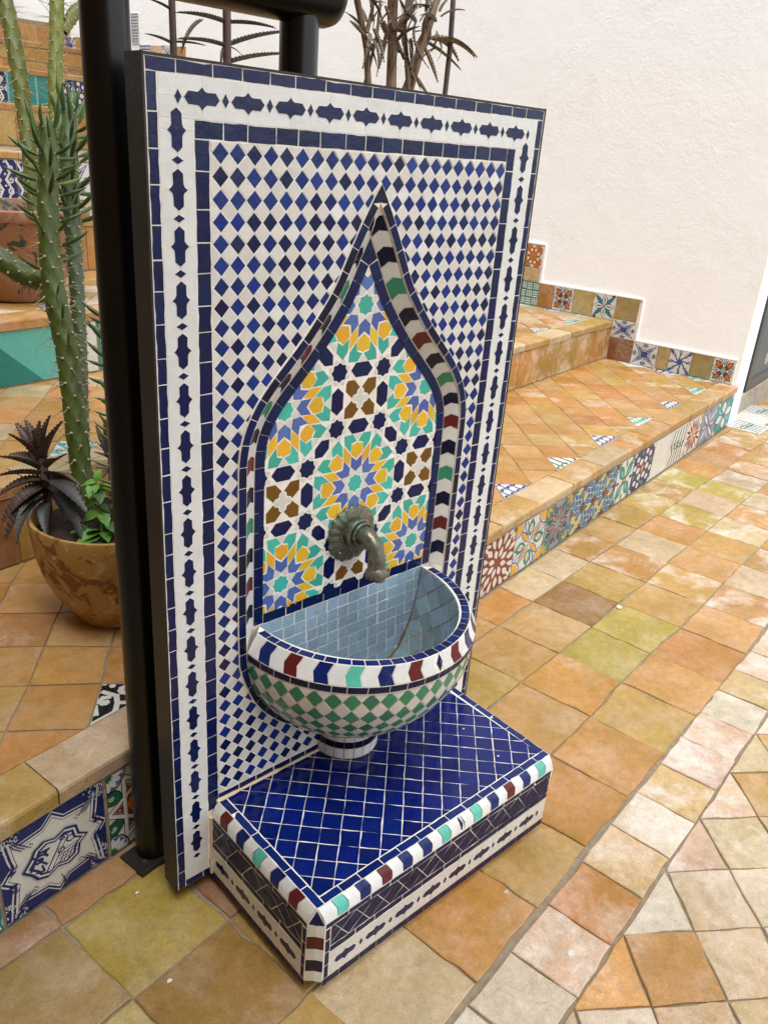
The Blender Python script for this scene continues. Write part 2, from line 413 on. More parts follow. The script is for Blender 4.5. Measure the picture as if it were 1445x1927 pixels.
        for x, y in cor: rad(6, .02, .2, .035, PW, .3, 1, x, y)
        for k in range(4): st(petal(.5, .5, .25+k*2*P2, .06, .48, .13), .02, PN, True)
    elif kind == 'moorish_cross':
        q((rect(0, 0, 1, 1), PW)); rad(4, .08, .56, .10, PK_, 0, .7); rad(4, .12, .52, .07, PW, 0, .7); rad(4, .2, .42, .035, PB, 0)
        rad(4, .04, .6, .12, PK_, P2); rad(4, .08, .55, .085, PO, P2); rad(4, .12, .3, .06, PR, P2); rad(4, .0, .2, .03, PT, P2)
        for k in range(4):
            for sg in (-1, 1): st(spiral(.5+.43*math.cos(P2+k*2*P2+sg*.35), .5+.43*math.sin(P2+k*2*P2+sg*.35), .09, 1, k, 8, sg), .025, PN)
    elif kind == 'four_petal':
        q((rect(0, 0, 1, 1), PW)); rad(4, .02, .66, .09, PB, P2, .8); rad(4, .02, .62, .05, PT, P2, .8)
        rad(4, .0, .48, .13, PN, 0); rad(4, .02, .46, .105, PW, 0); rad(4, .08, .38, .025, PK_, 0)
        for k, (x, y) in enumerate(cor): q((petal(x, y, math.atan2(.5-y, .5-x)+.5, .04, .24, .05), PR if k % 2 else PY))
    elif kind == 'blue_star':
        q((rect(0, 0, 1, 1), PW)); q((starp(.5, .5, .66, .20, 4, P2), PB)); q((starp(.5, .5, .56, .155, 4, P2), PW)); q((starp(.5, .5, .48, .12, 4, P2), PN)); q((starp(.5, .5, .30, .05, 4, P2), PW)); q((starp(.5, .5, .2, .06, 4, P2), PB))
        for k in range(4):
            a = k*2*P2; X, Y = .5+.4*math.cos(a), .5+.4*math.sin(a)
            st(spiral(X+.07*math.sin(a), Y-.07*math.cos(a), .075, 1, a, 8), .03, PN); st(spiral(X-.07*math.sin(a), Y+.07*math.cos(a), .075, 1, a, 8, -1), .03, PN); q((ci(.5+.3*math.cos(a), .5+.3*math.sin(a), .03, 6), PN))
    elif kind == 'blue_swirl':
        q((rect(0, 0, 1, 1), PW))
        for k in range(8):
            a = k*P2+.2; st([(.5+r_*math.cos(a+r_*1.8), .5+r_*math.sin(a+r_*1.8)) for r_ in (.06, .16, .26, .34)], .055, PB); st(spiral(.5+.4*math.cos(a+.5), .5+.4*math.sin(a+.5), .085, 1.1, a), .03, PN)
        q((starp(.5, .5, .16, .07, 8), PB))
        for x, y in cor: q((petal(x, y, math.atan2(.5-y, .5-x), 0, .26, .07), PB))
    elif kind == 'orange_dots':
        q((rect(0, 0, 1, 1), PO)); st(rect(.01, .01, .99, .99), .02, PK_, True)
        for k in range(8):
            p = (.5+.3*math.cos(k*P2+.39), .5+.3*math.sin(k*P2+.39)); q((ci(*p, .098, 9), PK_)); q((ci(*p, .082, 9), PW))
        for k in range(8): st([(.5+.2*math.cos(k*P2), .5+.2*math.sin(k*P2)), (.5+.6*math.cos(k*P2), .5+.6*math.sin(k*P2))], .018, PK_)
        for x, y in cor+[(.5, 0), (0, .5), (1, .5), (.5, 1)]: q((cliprect(ci(x, y, .12, 8), 0, 0, 1, 1), PW))
    elif kind == 'teal_hatch':
        q((rect(0, 0, 1, 1), PT))
        for i in range(3):
            for j in range(3):
                x, y = .04+i*.325, .04+j*.325
                for k in range(3):
                    if (i+j) % 2: q((rect(x, y+k*.1, x+.27, y+k*.1+.055), PW))
                    else: q((rect(x+k*.1, y, x+k*.1+.055, y+.27), PW))
    elif kind == 'teal_blocks':
        q((rect(0, 0, 1, 1), PA)); q(([(0, 0), (.74, 0), (.563, .74), (.49, 1), (0, 1)], PT))
    elif kind == 'green_sheet': q((rect(0, 0, 1, 1), PT)); q((rect(.0, .0, .06, 1), PA))
    elif kind == 'blue_scroll':
        q((rect(0, 0, 1, 1), PN))
        for k in range(5): st([(-.02+.25*k, 0), (.1+.25*k, .25), (-.05+.25*k, .5), (.1+.25*k, .75), (-.02+.25*k, 1)], .055, PW)
        for i in range(3):
            for j in range(3): st(spiral(.22+.3*i, .2+.3*j, .09, 1.1, i+j), .035, PW); q((ci(.08+.3*i, .35+.3*j, .03, 6), PW))
    elif kind == 'blue_medallion':
        q((rect(0, 0, 1, 1), PW)); st(ci(.5, .5, .3, 14), .03, PB, True); st(ci(.5, .5, .18, 12), .025, PN, True); q((ci(.5, .5, .09), PB))
        st([(0, 0), (1, 1)], .03, PN); st([(0, 1), (1, 0)], .03, PN)
        for x, y in cor: st(ci(x, y, .25, 12), .03, PB, True); q((ci(x, y, .12), PN))
    elif kind == 'red_grid':
        q((rect(0, 0, 1, 1), PW))
        for i in range(6):
            for j in range(6):
                if (i+j) % 2: q((rect(i/6, j/6, (i+1)/6-.02, (j+1)/6-.02), PR))
    elif kind == 'ink_script':                     # bold white bars and commas on black
        q((rect(0, 0, 1, 1), PK_))
        for y in (.06, .52, .97):
            st([(0, y), (.34, y), (.44, y+.10), (.54, y), (1, y)], .055, PW)
            for k in range(4):
                x = .06+k*.25; st(spiral(x+.06, y+.20, .075, .8, k*.5, 7), .055, PW); st([(x+.13, y+.10), (x+.19, y+.20), (x+.14, y+.34)], .055, PW); q((ci(x+.01, y+.36, .035, 7), PW))
    elif kind == 'blue_vine':
        q((rect(0, 0, 1, 1), PW))
        for k in range(5):
            x = .1+.2*k; st([(x, 0), (x+.08, .3), (x-.05, .6), (x+.05, 1)], .035, PN)
            for y in (.12, .3, .5, .7, .88): q((petal(x, y, .7, 0, .13, .035), PN)); q((petal(x, y, 2.5, 0, .13, .035), PB))
    elif kind == 'aqua_vine':
        q((rect(0, 0, 1, 1), PW))
        for k in range(6):
            x = .08+.17*k; st([(x, 0), (x+.08, .3), (x-.05, .6), (x+.05, 1)], .05, PA)
            for y in (.15, .4, .65, .85): st(spiral(x+.04, y, .06, 1, k), .03, PT)
    elif kind == 'hamsa':                          # long tile with a hand medallion inside a pointed frame
        q((rect(0, 0, 1, 1), PN))
        fr_ = [(.5, .97), (.60, .86), (.80, .84), (.93, .95), (.90, .72), (.88, .62), (.985, .5), (.88, .38), (.90, .28), (.93, .05), (.80, .16), (.60, .14), (.5, .03)]
        fr_ = fr_+[(1-x, y) for x, y in fr_[-2:0:-1]]
        st([(0, .5), (1, .5)], .001, PN); big = [(.5+(x-.5)*1.07, .5+(y-.5)*1.06) for x, y in fr_]
        q((big, PW)); q(([(.5+(x-.5)*1.03, .5+(y-.5)*1.03) for x, y in fr_], PN)); q(([(.5+(x-.5)*.965, .5+(y-.5)*.965) for x, y in fr_], PW))
        st([(.5+(x-.5)*.90, .5+(y-.5)*.90) for x, y in fr_], .006, PN, True)
        random.seed(5)
        for x, y in cor:
            for _ in range(60):
                X, Y = abs(x-random.uniform(.0, .20)), abs(y-random.uniform(.0, .22)); a = random.random()*3
                if abs(X-x)+abs(Y-y) < .27: st([(X, Y), (X+.022*math.cos(a), Y+.022*math.sin(a))], .007, PW)
        for sx in (-1, 1):
            for sy in (-1, 1):
                for d_ in (0, .03, .06):
                    st([(.5+sx*(.30-d_), .5+sy*.27), (.5+sx*(.36-d_), .5+sy*.34), (.5+sx*(.385-d_*.6), .5+sy*.40)], .010, PN)
                st(spiral(.5+sx*.39, .5+sy*.14, .035, 1.1, 0, 9, sx), .010, PN)
                q((petal(.5+sx*.36, .5+sy*.08, 0 if sx > 0 else math.pi, 0, .09, .022), PN))
                for dx, dy in ((0, .02), (0, -.02), (.02, 0), (-.02, 0)): q((ci(.5+sx*.22+dx, .5+sy*.27+dy, .0085, 6), PN))
        hd = [(.5, .80), (.535, .72), (.60, .70), (.625, .60), (.60, .50), (.625, .40), (.60, .31), (.555, .27), (.52, .22), (.5, .19)]
        hd = hd+[(1-x, y) for x, y in hd[-2:0:-1]]; hd = [(y, x) for x, y in hd]
        K = lambda x, y: (.5+(x-.5)*1.42, .5+(y-.5)*1.18)
        S = lambda pts, wd: st([K(*p) for p in pts], wd, PN)
        for f_, mt in ((1.0, PN), (.90, PW), (.82, PN), (.72, PW)):
            q(([K(.5+(x-.5)*.74*f_, .5+(y-.5)*1.55*f_) for x, y in hd], mt))
        S([(.42, .36), (.56, .64)], .016); S([(.455, .35), (.59, .62)], .010)
        S(spiral(.39, .53, .05, 1.2), .026); S([(.33, .47), (.39, .60), (.45, .59)], .028); S([(.35, .59), (.43, .45)], .022); q((ci(*K(.43, .58), .024, 7), PN)); S([(.36, .42), (.41, .40), (.40, .46)], .02)
        for k in range(4): S([(.51+.03*k, .37), (.55+.03*k, .46)], .009); S([(.51, .39+.03*k), (.64, .40+.03*k)], .008)
        S(ci(.60, .56, .028, 8)+[(.628, .56)], .014); S(spiral(.55, .61, .03), .012); S(ci(.53, .50, .022, 8)+[(.552, .50)], .012)
    elif kind == 'green_star':
        q((rect(0, 0, 1, 1), PW)); st(rect(.0, .0, 1, 1), .01, PN, True)
        for k in range(6):
            a = k*math.pi/3+.52; q((petal(.40, .5, a, .2, .56, .10, 5, 1.2), PK_)); q((petal(.40, .5, a, .21, .54, .085, 5, 1.2), PG)); st(spiral(.40+.40*math.cos(a), .5+.40*math.sin(a), .035, 1.2, a), .012, PW)
        for rot in (0, math.pi/3):
            T_ = [(.40+.40*math.cos(rot+k*2*math.pi/3), .5+.44*math.sin(rot+k*2*math.pi/3)) for k in range(3)]
            st(T_, .060, PK_, True)
        q((starp(.40, .5, .33, .19, 6, 0), PR)); q((ci(.40, .5, .18, 6), PO))
        for rot in (0, math.pi/3):
            T_ = [(.40+.40*math.cos(rot+k*2*math.pi/3), .5+.44*math.sin(rot+k*2*math.pi/3)) for k in range(3)]
            st(T_, .042, PW, True)
        st(spiral(.40, .53, .07, 1.2), .03, PK_); st(spiral(.40, .53, .07, 1.2), .018, PW); st(spiral(.43, .42, .06, 1.2, 2), .03, PK_); st(spiral(.43, .42, .06, 1.2, 2), .018, PW)
        for k in range(6): q((ci(.40+.27*math.cos(k*math.pi/3), .5+.29*math.sin(k*math.pi/3), .012, 6), PW))
        for x, y in cor:
            q((cliprect(ci(x, y, .2, 12), 0, 0, 1, 1), PB)); q((cliprect(ci(x, y, .13, 8), 0, 0, 1, 1), PG))
            for k in range(4): a = math.atan2(.5-y, .5-x)+(k-1.5)*.45; q((petal(x, y, a, .06, .2, .035), PW))
            st(ci(x, y, .22, 14), .014, PK_, True)
    out = []
    for pl, mt in A:
        p2 = cliprect(ccw(pl), 0, 0, 1, 1)
        if len(p2) > 2 and abs(area(p2)) > 1e-6: out.append((p2, mt))
    return out
def artmap(kind, x0, y0, x1, y1, poly=None, rot=0):
    o = []
    for pl, mt in art(kind):
        if rot: pl = [(1-y, x) for x, y in pl]
        pl = [(x0+(x1-x0)*x, y0+(y1-y0)*y) for x, y in pl]
        if poly:
            pp = ccw(poly)
            for i in range(len(pp)):
                a, b = pp[i], pp[(i+1) % len(pp)]; pl = clip(pl, a, (-(b[1]-a[1]), b[0]-a[0]))
                if len(pl) < 3: break
        if len(pl) > 2: o.append((pl, mt))
    return o

# ---------------------------------------------------------------- the setting
def box_struct(name, fr, a, b, m_, parent=None): return MB().box(fr, a, b).build(name, m_, parent)
gz = -.0045
ground = mk('ground', [ST(-14, -14, gz), ST(18, -14, gz), ST(18, 12, gz), ST(-14, 12, gz)], [(0, 1, 2, 3)], GROUTF, org=Vector((0, 0, gz)))
tag(ground, kind='structure')
FG = lambda u, v, w_: GV(u, v, w_-.009)
def jq(u, v, a=.006):                    # the same corner moves for the tiles that share it
    r_ = random.Random(int(u*1000)*7919+int(v*1000)*31+5); return (u+r_.uniform(-a, a), v+r_.uniform(-a, a))
def pick(lst): return random.choice(lst)
rows = [.35, .135, -.08, -.295, -.51, -.725]
special = {(2, -1): (.37, .25, .062), (3, -1): (.33, .18, .055), (2, -2): (.32, .215, .08), (3, -2): (.42, .30, .08), (3, 2): (.36, .20, .065), (1, 0): (.34, .19, .08), (1, -1): (.36, .20, .085), (1, -2): (.38, .19, .08), (3, 6): OLI, (3, 7): OLI, (2, 7): (.31, .145, .055), (2, 8): OCH, (4, 6): TAN, (1, 8): SAND, (1, 9): TAN, (3, 4): TAN, (4, 5): OCH, (3, 5): OR, (4, 8): TAN, (2, 12): OLI, (2, 14): OLI, (1, 14): OLI, (2, 10): SAND, (3, 9): OCH, (1, 11): OCH, (4, 7): SAL, (3, 8): TAN, (3, 0): (.42, .28, .085), (3, 1): (.36, .18, .05), (2, 1): OR, (2, 0): BRN}
for j in range(5):
    for i in range(-3, 30):
        u0 = 1.315+.2175*(i-6); u1 = u0+.2175; v1, v0 = rows[j], rows[j+1]
        p = [jq(u0, v0), jq(u1, v0), jq(u1, v1), jq(u0, v1)]
        c0 = cen(p)
        if not seen(GV(*c0), 420): continue
        p = clip(inset(p, .0020), (0, -.006), (math.sin(BG), -math.cos(BG)))
        if len(p) < 3 or area(p) < .0006: continue
        col = special.get((j, i)) or pick([OR, TAN, TAN, TAN, OCH, OCH, SAND, SAL if random.random() < .6 else OR])
        o = tile(ground, 'floor_tile', p, FG, .009+random.uniform(-.0016, .0016), TERRA, amp=.0028, seg=.030, bev=.0026, tilt=.009)
        tcol(o, col, .65 if u0 > 1.9 and random.random() < .55 else .15)
# narrow border course
for i in range(-4, 44):
    u0 = .328+.1455*(i-0); u1 = u0+.1455
    p = [jq(u0, -.730, .003), jq(u1, -.730, .003), jq(u1, -.8735, .003), jq(u0, -.8735, .003)]
    if not seen(GV(*cen(p)), 420): continue
    p = inset(p, .0018)
    o = tile(ground, 'border_floor_tile', p, FG, .010+random.uniform(-.001, .001), PALE, amp=.002, seg=.03, bev=.0025, tilt=.008)
    tcol(o, {0: PK, 1: SAL, 2: YLP, 3: CRM, 4: YLP, 5: PK, 6: PK, 7: CRM, -1: CRM}.get(i, pick([PK, CRM, YLP, CRM])), {0: .9, 1: .35, 2: .6, 3: .8, -1: .95}.get(i, .8))
# diagonal field
for j in range(0, 14):
    for i in range(-8, 30):
        cu = .5135+.2105*(i+(.5 if j % 2 == 0 else 0)); cv = -.880-.0995*j
        if not seen(GV(cu, cv), 420): continue
        p = [jq(cu-.10525, cv, .003), jq(cu, cv-.0995, .003), jq(cu+.10525, cv, .003), jq(cu, cv+.0995, .003)]
        p = inset(p, .0018); p = clip(p, (0, -.878), (0, -1))
        if len(p) < 3 or abs(area(p)) < .0005: continue
        o = tile(ground, 'diagonal_floor_tile', p, FG, .010+random.uniform(-.0012, .0012), PALE, amp=.002, seg=.03, bev=.0025, tilt=.008)
        tcol(o, {(0, 0): CRM, (0, 1): PK, (0, 2): PK, (0, -1): (.58, .30, .10)}.get((j, i), pick([SAND, YLP, SAND, CRM, TAN])), {(0, 0): .2, (0, 1): .95, (0, 2): .95, (0, -1): .1}.get((j, i), random.choice([.2, .45, .5])))
# patterned threshold tiles by the corner of the wall
for u0, v0, knd in ((4.27, -.02, 'strokes'), (4.49, .02, 'blank'), (4.49, -.20, 'teal_blocks'), (4.71, .02, 'strokes'), (4.71, -.20, 'blank')):
    p = rect(u0, v0, u0+.215, v0+.215)
    tile(ground, 'painted_floor_tile', inset(p, .003), FG, .0135, PW, amp=0, bev=.0015, art=artmap(knd, u0+.004, v0+.004, u0+.211, v0+.211))

# ---------------------------------------------------------------- staircase
RISE = [0, .25, .49, .73, .975, 1.22, 1.465, 1.71, 1.955, 2.20]; RUN = [0, 0, .83, 1.64, 2.46, 3.28, 4.10, 4.92, 5.74, 6.56, 9.5]
S0, S1 = -1.58, 4.28
mb = MB()
for n_ in range(1, 10):
    mb.box(ST, (S0-.002*n_, RUN[n_]+.0045, -.05), (S1, RUN[n_+1]+.0045 if n_ < 9 else 9.5, RISE[n_]-.0035))
stairs = mb.build('staircase', GROUTF, org=ST(0, 0, 0)); tag(stairs, kind='structure')
def riser_tile(s0, s1, z0, z1, t, kind=None, col=None, th=.009, al=.1, name='riser_tile', rot=0):
    p = inset([(s0, z0), (s1, z0), (s1, z1), (s0, z1)], .0022)
    fr = lambda u, v, w_: ST(u, t+.010-w_, v)
    a = artmap(kind, s0+.002, z0+.002, s1-.002, z1-.002, rot=rot) if kind else None
    o = tile(stairs, name, p, fr, th+random.uniform(-.0008, .0008), TERRA if not kind else PW, amp=0 if kind else .0015, seg=.05, bev=.0012, art=a)
    if not kind: tcol(o, col or pick([OR, TAN, OCH]), al)
    return o
def nosing(n_, pitch, s_off, cols, vis):
    s = s_off
    while s < S1:
        s2 = min(s+pitch*random.uniform(.97, 1.03), S1)
        if S1-s2 < .06: s2 = S1
        if vis(s, s2):
            z = RISE[n_]; t = RUN[n_]; dz = random.uniform(-.0015, .002); h = .036+random.uniform(-.002, .002)
            prof = [(-.004, -h), (-.006, -.008), (-.004, -.002), (.001, 0), (.105, .001), (.108, -.009), (.012, -.011), (.010, -h)]
            g = .0018; j0, j1 = random.uniform(-.002, .002), random.uniform(-.002, .002)
            ring = lambda ss, jj: [ST(ss, t+a_+jj, z+b_+dz) for a_, b_ in prof]
            mb_ = MB(); N_ = 5; rr = [ring(s+g+(s2-s-2*g)*k/N_, j0+(j1-j0)*k/N_+random.uniform(-.0008, .0008)) for k in range(N_+1)]
            for k in range(N_): mb_.prism(rr[k], rr[k+1], caps=False)
            mb_.add(rr[0], [tuple(range(7, -1, -1))]); mb_.add(rr[-1], [tuple(range(8))])
            o = mb_.build('nosing_tile', TERRA, stairs); tcol(o, pick(cols), random.choice([.1, .25, .5]))
        s = s2
vis1 = lambda a, b: seen(ST((a+b)/2, 0, .25), 300)
nosing(1, .275, -1.0+.0245, [TAN, OR, OCH, SAND], vis1)
nosing(2, .282, -.25, [OCH, TAN, SAND], lambda a, b: b > -.2)
nosing(3, .30, -.2, [OR, TAN], lambda a, b: b > .2 and a < 3.9)
for n_, cl in ((4, [TAN, OCH]), (5, [SAND, TAN]), (6, [OR, TAN]), (7, [OR, TAN]), (8, [OR, BRN])):
    nosing(n_, .26, .0, cl, lambda a, b, n_=n_: .4 < a < 4.28)
# riser 1: painted tiles
J1 = [1.17, 1.392, 1.62, 1.85, 2.075, 2.302, 2.53, 2.72, 2.976, 3.208, 3.455, 3.69, 3.962, 4.28]
K1 = ['brown_rosette', 'brown_rosette', 'floral', 'dense', 'lattice', 'lattice', 'teal_flower', 'cells', 'blank', 'strokes', 'orange_flower', 'violet', 'big_teal']
for k in range(13): riser_tile(J1[k], J1[k+1], .004, .205, 0, K1[k])
riser_tile(-.055, .150, .002, .208, 0, 'green_star'); riser_tile(-.281, -.058, .002, .208, 0, 'hamsa')
riser_tile(-.50, -.284, .002, .208, 0, 'big_teal')
for k in range(4): riser_tile(.17+.25*k, .41+.25*k, .002, .208, 0, ['floral', 'cells', 'dense', 'violet'][k])
J2 = [-.2, .03, .27, .5, .74, .98, 1.2, 1.44, 1.68, 1.92, 2.14, 2.38, 2.62, 2.86, 3.091, 3.32, 3.558, 3.798, 4.0, 4.219, 4.28]
for k in range(20): riser_tile(J2[k], J2[k+1], .255, .452, .83, None, BRN if k < 2 else pick([OCH, TAN, OR]), al=.55 if k > 12 else .1)
riser_tile(.20, 1.105, .495, .692, 1.64, 'teal_blocks'); riser_tile(.94, 1.105, .4955, .692, 1.638, 'blank', name='white_riser_tile'); riser_tile(1.11, 1.36, .495, .692, 1.64, 'teal_hatch'); riser_tile(1.36, 1.6, .495, .692, 1.64, 'blue_scroll')
for k in range(11): riser_tile(1.6+.24*k, 1.84+.24*k, .495, .692, 1.64, None, OCH)
for k in range(14): riser_tile(.2+.24*k, .44+.24*k, .735, .935, 2.46, None, pick([OCH, TAN, OR]))
for k in range(9): riser_tile(.7+.22*k, .92+.22*k, .98, 1.18, 3.28, ['blue_scroll', 'blue_scroll', 'blue_scroll', 'floral', 'blue_scroll', 'blue_scroll', 'blue_star', 'blue_scroll', 'blank'][k])
for k in range(13): riser_tile(.9+.2*k, 1.1+.2*k, 1.225, 1.43, 4.10, None, pick([OCH, YLP, OR]))
for k in range(12): riser_tile(1.64+.22*k, 1.86+.22*k, 1.47, 1.675, 4.92, ['blue_scroll', 'blue_vine', 'blue_star', 'blue_vine', 'blue_scroll', 'green_sheet', 'green_sheet', 'cells', 'lattice', 'floral', 'cells', 'blue_star'][k])
for r_ in range(2):
    for k in range(14): riser_tile(1.5+.19*k+.09*r_, 1.69+.19*k+.09*r_, 1.715+.1*r_, 1.813+.1*r_, 5.74, None, pick([OR, SAL, BRN, TAN]))
for k in range(12): riser_tile(1.84+.2*k, 2.04+.2*k, 1.96, 2.165, 6.56, None, pick([OR, BRN, TAN, SAL]))
for k in range(9): riser_tile(2.1+.24*k, 2.34+.24*k, 2.205, 2.44, 7.38, ['blue_medallion', 'blue_vine', 'blue_medallion', 'blue_vine', 'blue_medallion', 'red_grid', 'red_grid', 'red_grid', 'cells'][k])
box_struct('upper_landing', ST, (S0, 7.39, 2.19), (S1, 9.5, 2.43), GROUTF, stairs)
# treads: diagonal tiles with painted triangles against the nosing and the wall
def tread(n_, s_lo, s_hi, off, cols, pat):
    z = RISE[n_]; t0, t1 = RUN[n_]+.1095, RUN[n_+1]+.006
    fr = lambda u, v, w_: ST(u, v, z-.010+w_)
    for j in range(0, 9):
        for i in range(int((s_lo-off)/.215)-1, int((s_hi-off)/.215)+2):
            cs = off+.215*(i+(.5 if j % 2 == 0 else 0)); ct = RUN[n_]+.106+.1075*j
            if ct-.1 > t1: continue
            full = [jq(cs-.1075, ct, .004), jq(cs, ct-.1075, .004), jq(cs+.1075, ct, .004), jq(cs, ct+.1075, .004)]
            p = inset(full, .0019); p = cliprect(p, s_lo, t0, s_hi-.002, t1) if p else p
            if not p or abs(area(p)) < .0004 or not seen(ST(cs, ct, z), 260): continue
            k = None
            if j == 0 and i % 2 == 0: k = pat[(i//2) % len(pat)]
            elif cs+.09 > S1 and abs(area(p)) > .004 and j in (1, 3, 5): k = ['aqua_vine', 'blue_vine', 'blank'][j//2]
            th = .0095+random.uniform(-.0009, .0009)
            if k:
                o = tile(stairs, 'painted_triangle_tile', p, fr, th, PW, amp=0, bev=.001, art=artmap(k, cs-.1075, ct-.1075, cs+.1075, ct+.1075, inset(p, .001)))
            else:
                o = tile(stairs, 'tread_tile', p, fr, th, TERRA, amp=.0016, seg=.04, bev=.0016, tilt=.006); tcol(o, pick(cols), .5 if random.random() < .25 and cs > 2 else .12)
tread(1, -.7, S1, -.02, [OR, TAN, SAL, OR, TAN, OCH], ['ink_script', 'blue_vine', 'cells', 'aqua_vine', 'blue_vine', 'strokes', 'blue_vine', 'aqua_vine', 'blue_vine', 'aqua_vine'])
tread(2, -.2, S1, .01, [OR, TAN, OCH, SAND, SAL], ['aqua_vine', 'aqua_vine', 'strokes'])
tread(3, .1, 2.6, .05, [SAND, CRM, TAN, OCH], ['blue_vine'])

# ---------------------------------------------------------------- white wall
def plaster():
    n = N('white_plaster'); c = n.mix(n.mr(n.noise(1.6, 4, .6), .3, .7), (.93, .94, .95), (.91, .92, .925))
    c = n.mix(n.mr(n.noise(14, 6, .7, .8), .66, .8, 0, .5), c, (.60, .54, .46))
    c = n.mix(n.math('MULTIPLY', n.mr(n.noise(2.6, 6, .7, .5), .56, .72), n.mr(n.noise(30, 4, .7), .4, .6)), c, (.82, .79, .74))
    n.L(c, n.b.inputs['Base Color']); n.b.inputs['Roughness'].default_value = .85
    tr = n.math('MULTIPLY', n.noise(26, 5, .7, 1.2), n.mr(n.noise(1.3, 3), .42, .62, .25, 1.6)); h = n.math('ADD', n.noise(5, 6, .6, .6), n.math('MULTIPLY', tr, .6)); n.bump(h, .34, .015); return n.m
PLAS = plaster()
wl = empty('white_wall', ST(S1, 0, 0)); tag(wl, 'rough white plaster wall rising beside the stairs with a stepped tile skirting', 'wall')
mb = MB().box(ST, (S1, 0.012, -.05), (S1+.22, 10.5, 5.2))
mb.build('wall_face', PLAS, wl)
FW = lambda t, z, w_: ST(S1-w_, t, z)
def sk(t0, t1, z0, z1, kind=None, col=OCH):
    p = inset([(t0, z0), (t1, z0), (t1, z1), (t0, z1)], .0018)
    o = tile(wl, 'skirting_tile', p, FW, .009, TERRA if not kind else PW, amp=0 if kind else .0018, seg=.04, bev=.0015, art=artmap(kind, t0+.002, z0+.002, t1-.002, z1-.002) if kind else None)
    if not kind: tcol(o, col, .1)
row1 = [(.035, .165, 'moorish_cross'), (.165, .292, None), (.292, .428, 'blue_swirl'), (.428, .505, None), (.505, .665, 'blue_star'), (.665, .825, RED)]
for a, b, k in row1: sk(a, b, .252, .392, k if isinstance(k, str) else None, k if isinstance(k, tuple) else (.36, .25, .10))
sk(.668, .825, .392, .505, 'blue_star'); sk(.675, .825, .505, .640, None, (.38, .27, .11))
for a, b, k in [(.825, .975, 'four_petal'), (.975, 1.115, None), (1.115, 1.255, 'moorish_cross'), (1.255, 1.362, SAL), (1.362, 1.505, 'teal_hatch'), (1.505, 1.64, None)]:
    sk(a, b, .492, .645, k if isinstance(k, str) else None, k if isinstance(k, tuple) else (.40, .29, .12))
sk(1.375, 1.505, .645, .735, None, SAND); sk(1.375, 1.505, .735, .875, 'orange_dots')
for n_ in range(3, 9):
    t = RUN[n_]-.13+ (0 if n_ > 3 else .0); k = 0
    while t < RUN[n_+1]-.2:
        sk(t, t+.145, RISE[n_]+.002 if t > RUN[n_] else RISE[n_]+.002, RISE[n_]+.145, [None, 'blue_star', None, 'blue_vine', None, 'blue_swirl'][k % 6], pick([TAN, OCH, SAND])); t += .145; k += 1
    sk(RUN[n_+1]-.15, RUN[n_+1], RISE[n_]+.002, RISE[n_+1]+.002, 'blue_vine')
sk(5.42, 5.52, 2.04, 2.15, 'blue_vine'); sk(5.42, 5.52, 2.15, 2.27, 'blue_vine'); sk(5.27, 5.42, 1.90, 2.035, 'blue_vine'); sk(5.12, 5.27, 1.90, 2.03, None, PK); sk(4.98, 5.12, 1.90, 2.03, 'blue_medallion'); sk(4.83, 4.98, 1.89, 2.02, None, TAN)
# raised plaster edge that stands over the skirting
mb = MB()
for (a0, z0), (a1, z1) in (((.035, .392), (.66, .392)), ((.66, .392), (.66, .642)), ((.66, .642), (1.365, .647)), ((1.365, .647), (1.365, .88)), ((1.365, .88), (1.55, .88))):
    if a1 > a0: mb.box(ST, (S1-.010, a0, z0+.001), (S1+.01, a1, z0+.009))
    else: mb.box(ST, (S1-.010, a0-.010, z0+.010), (S1+.01, a0-.002, z1-.001))
mb.build('plaster_lip', PLAS, wl)
# ochre wall added out of view to darken the left of the stairs
ow = empty('added_shade_wall', ST(-1.6, -2, 0)); tag(ow, 'tall ochre plaster wall, an unseen addition that shades the left side of the stairs', 'wall')
OCW = grout('ochre_plaster', (.26, .15, .07), (.20, .11, .05))
MB().box(ST, (-1.9, -5.0, -.05), (-1.6, 9.5, 5.6)).build('shade_wall_body', OCW, ow)
# door-like framed panel and kerb past the end of the wall
kb = MB().box(ST, (S1+.23, .03, -.05), (8.5, .20, .118)).build('concrete_kerb', plain('old_concrete', (.40, .35, .27), .9, 0, 12, .6, .6, 60, .006)); tag(kb, 'low weathered concrete kerb running on past the end of the white wall', 'kerb')
dr = empty('framed_panel', ST(5.0, .09, .118)); tag(dr, 'slate blue framed panel standing on the kerb at the right edge', 'panel')
GRY = plain('slate_paint', (.085, .115, .135), .4); GRL = plain('faded_print', (.30, .30, .30), .6, 0, 14, .5)
MB().box(ST, (4.72, .06, .122), (6.6, .10, 1.7)).build('panel_board', GRY, dr)
MB().box(ST, (4.72, .045, .122), (4.80, .059, 1.7)).box(ST, (4.801, .045, .122), (6.6, .059, .19)).build('panel_frame', plain('slate_frame', (.05, .065, .075), .35), dr)
mb = MB(); random.seed(11)
for k in range(10):
    cx, cz = 4.98+random.uniform(0, .4), .28+.08*k
    mb.add([ST(cx+.07*math.cos(a)*random.uniform(.6, 1), .0585, cz+.05*math.sin(a)) for a in [i*math.pi/4 for i in range(8)]], [tuple(range(8))])
mb.build('faded_picture', plain('faded_figures', (.45, .38, .32), .6), dr)
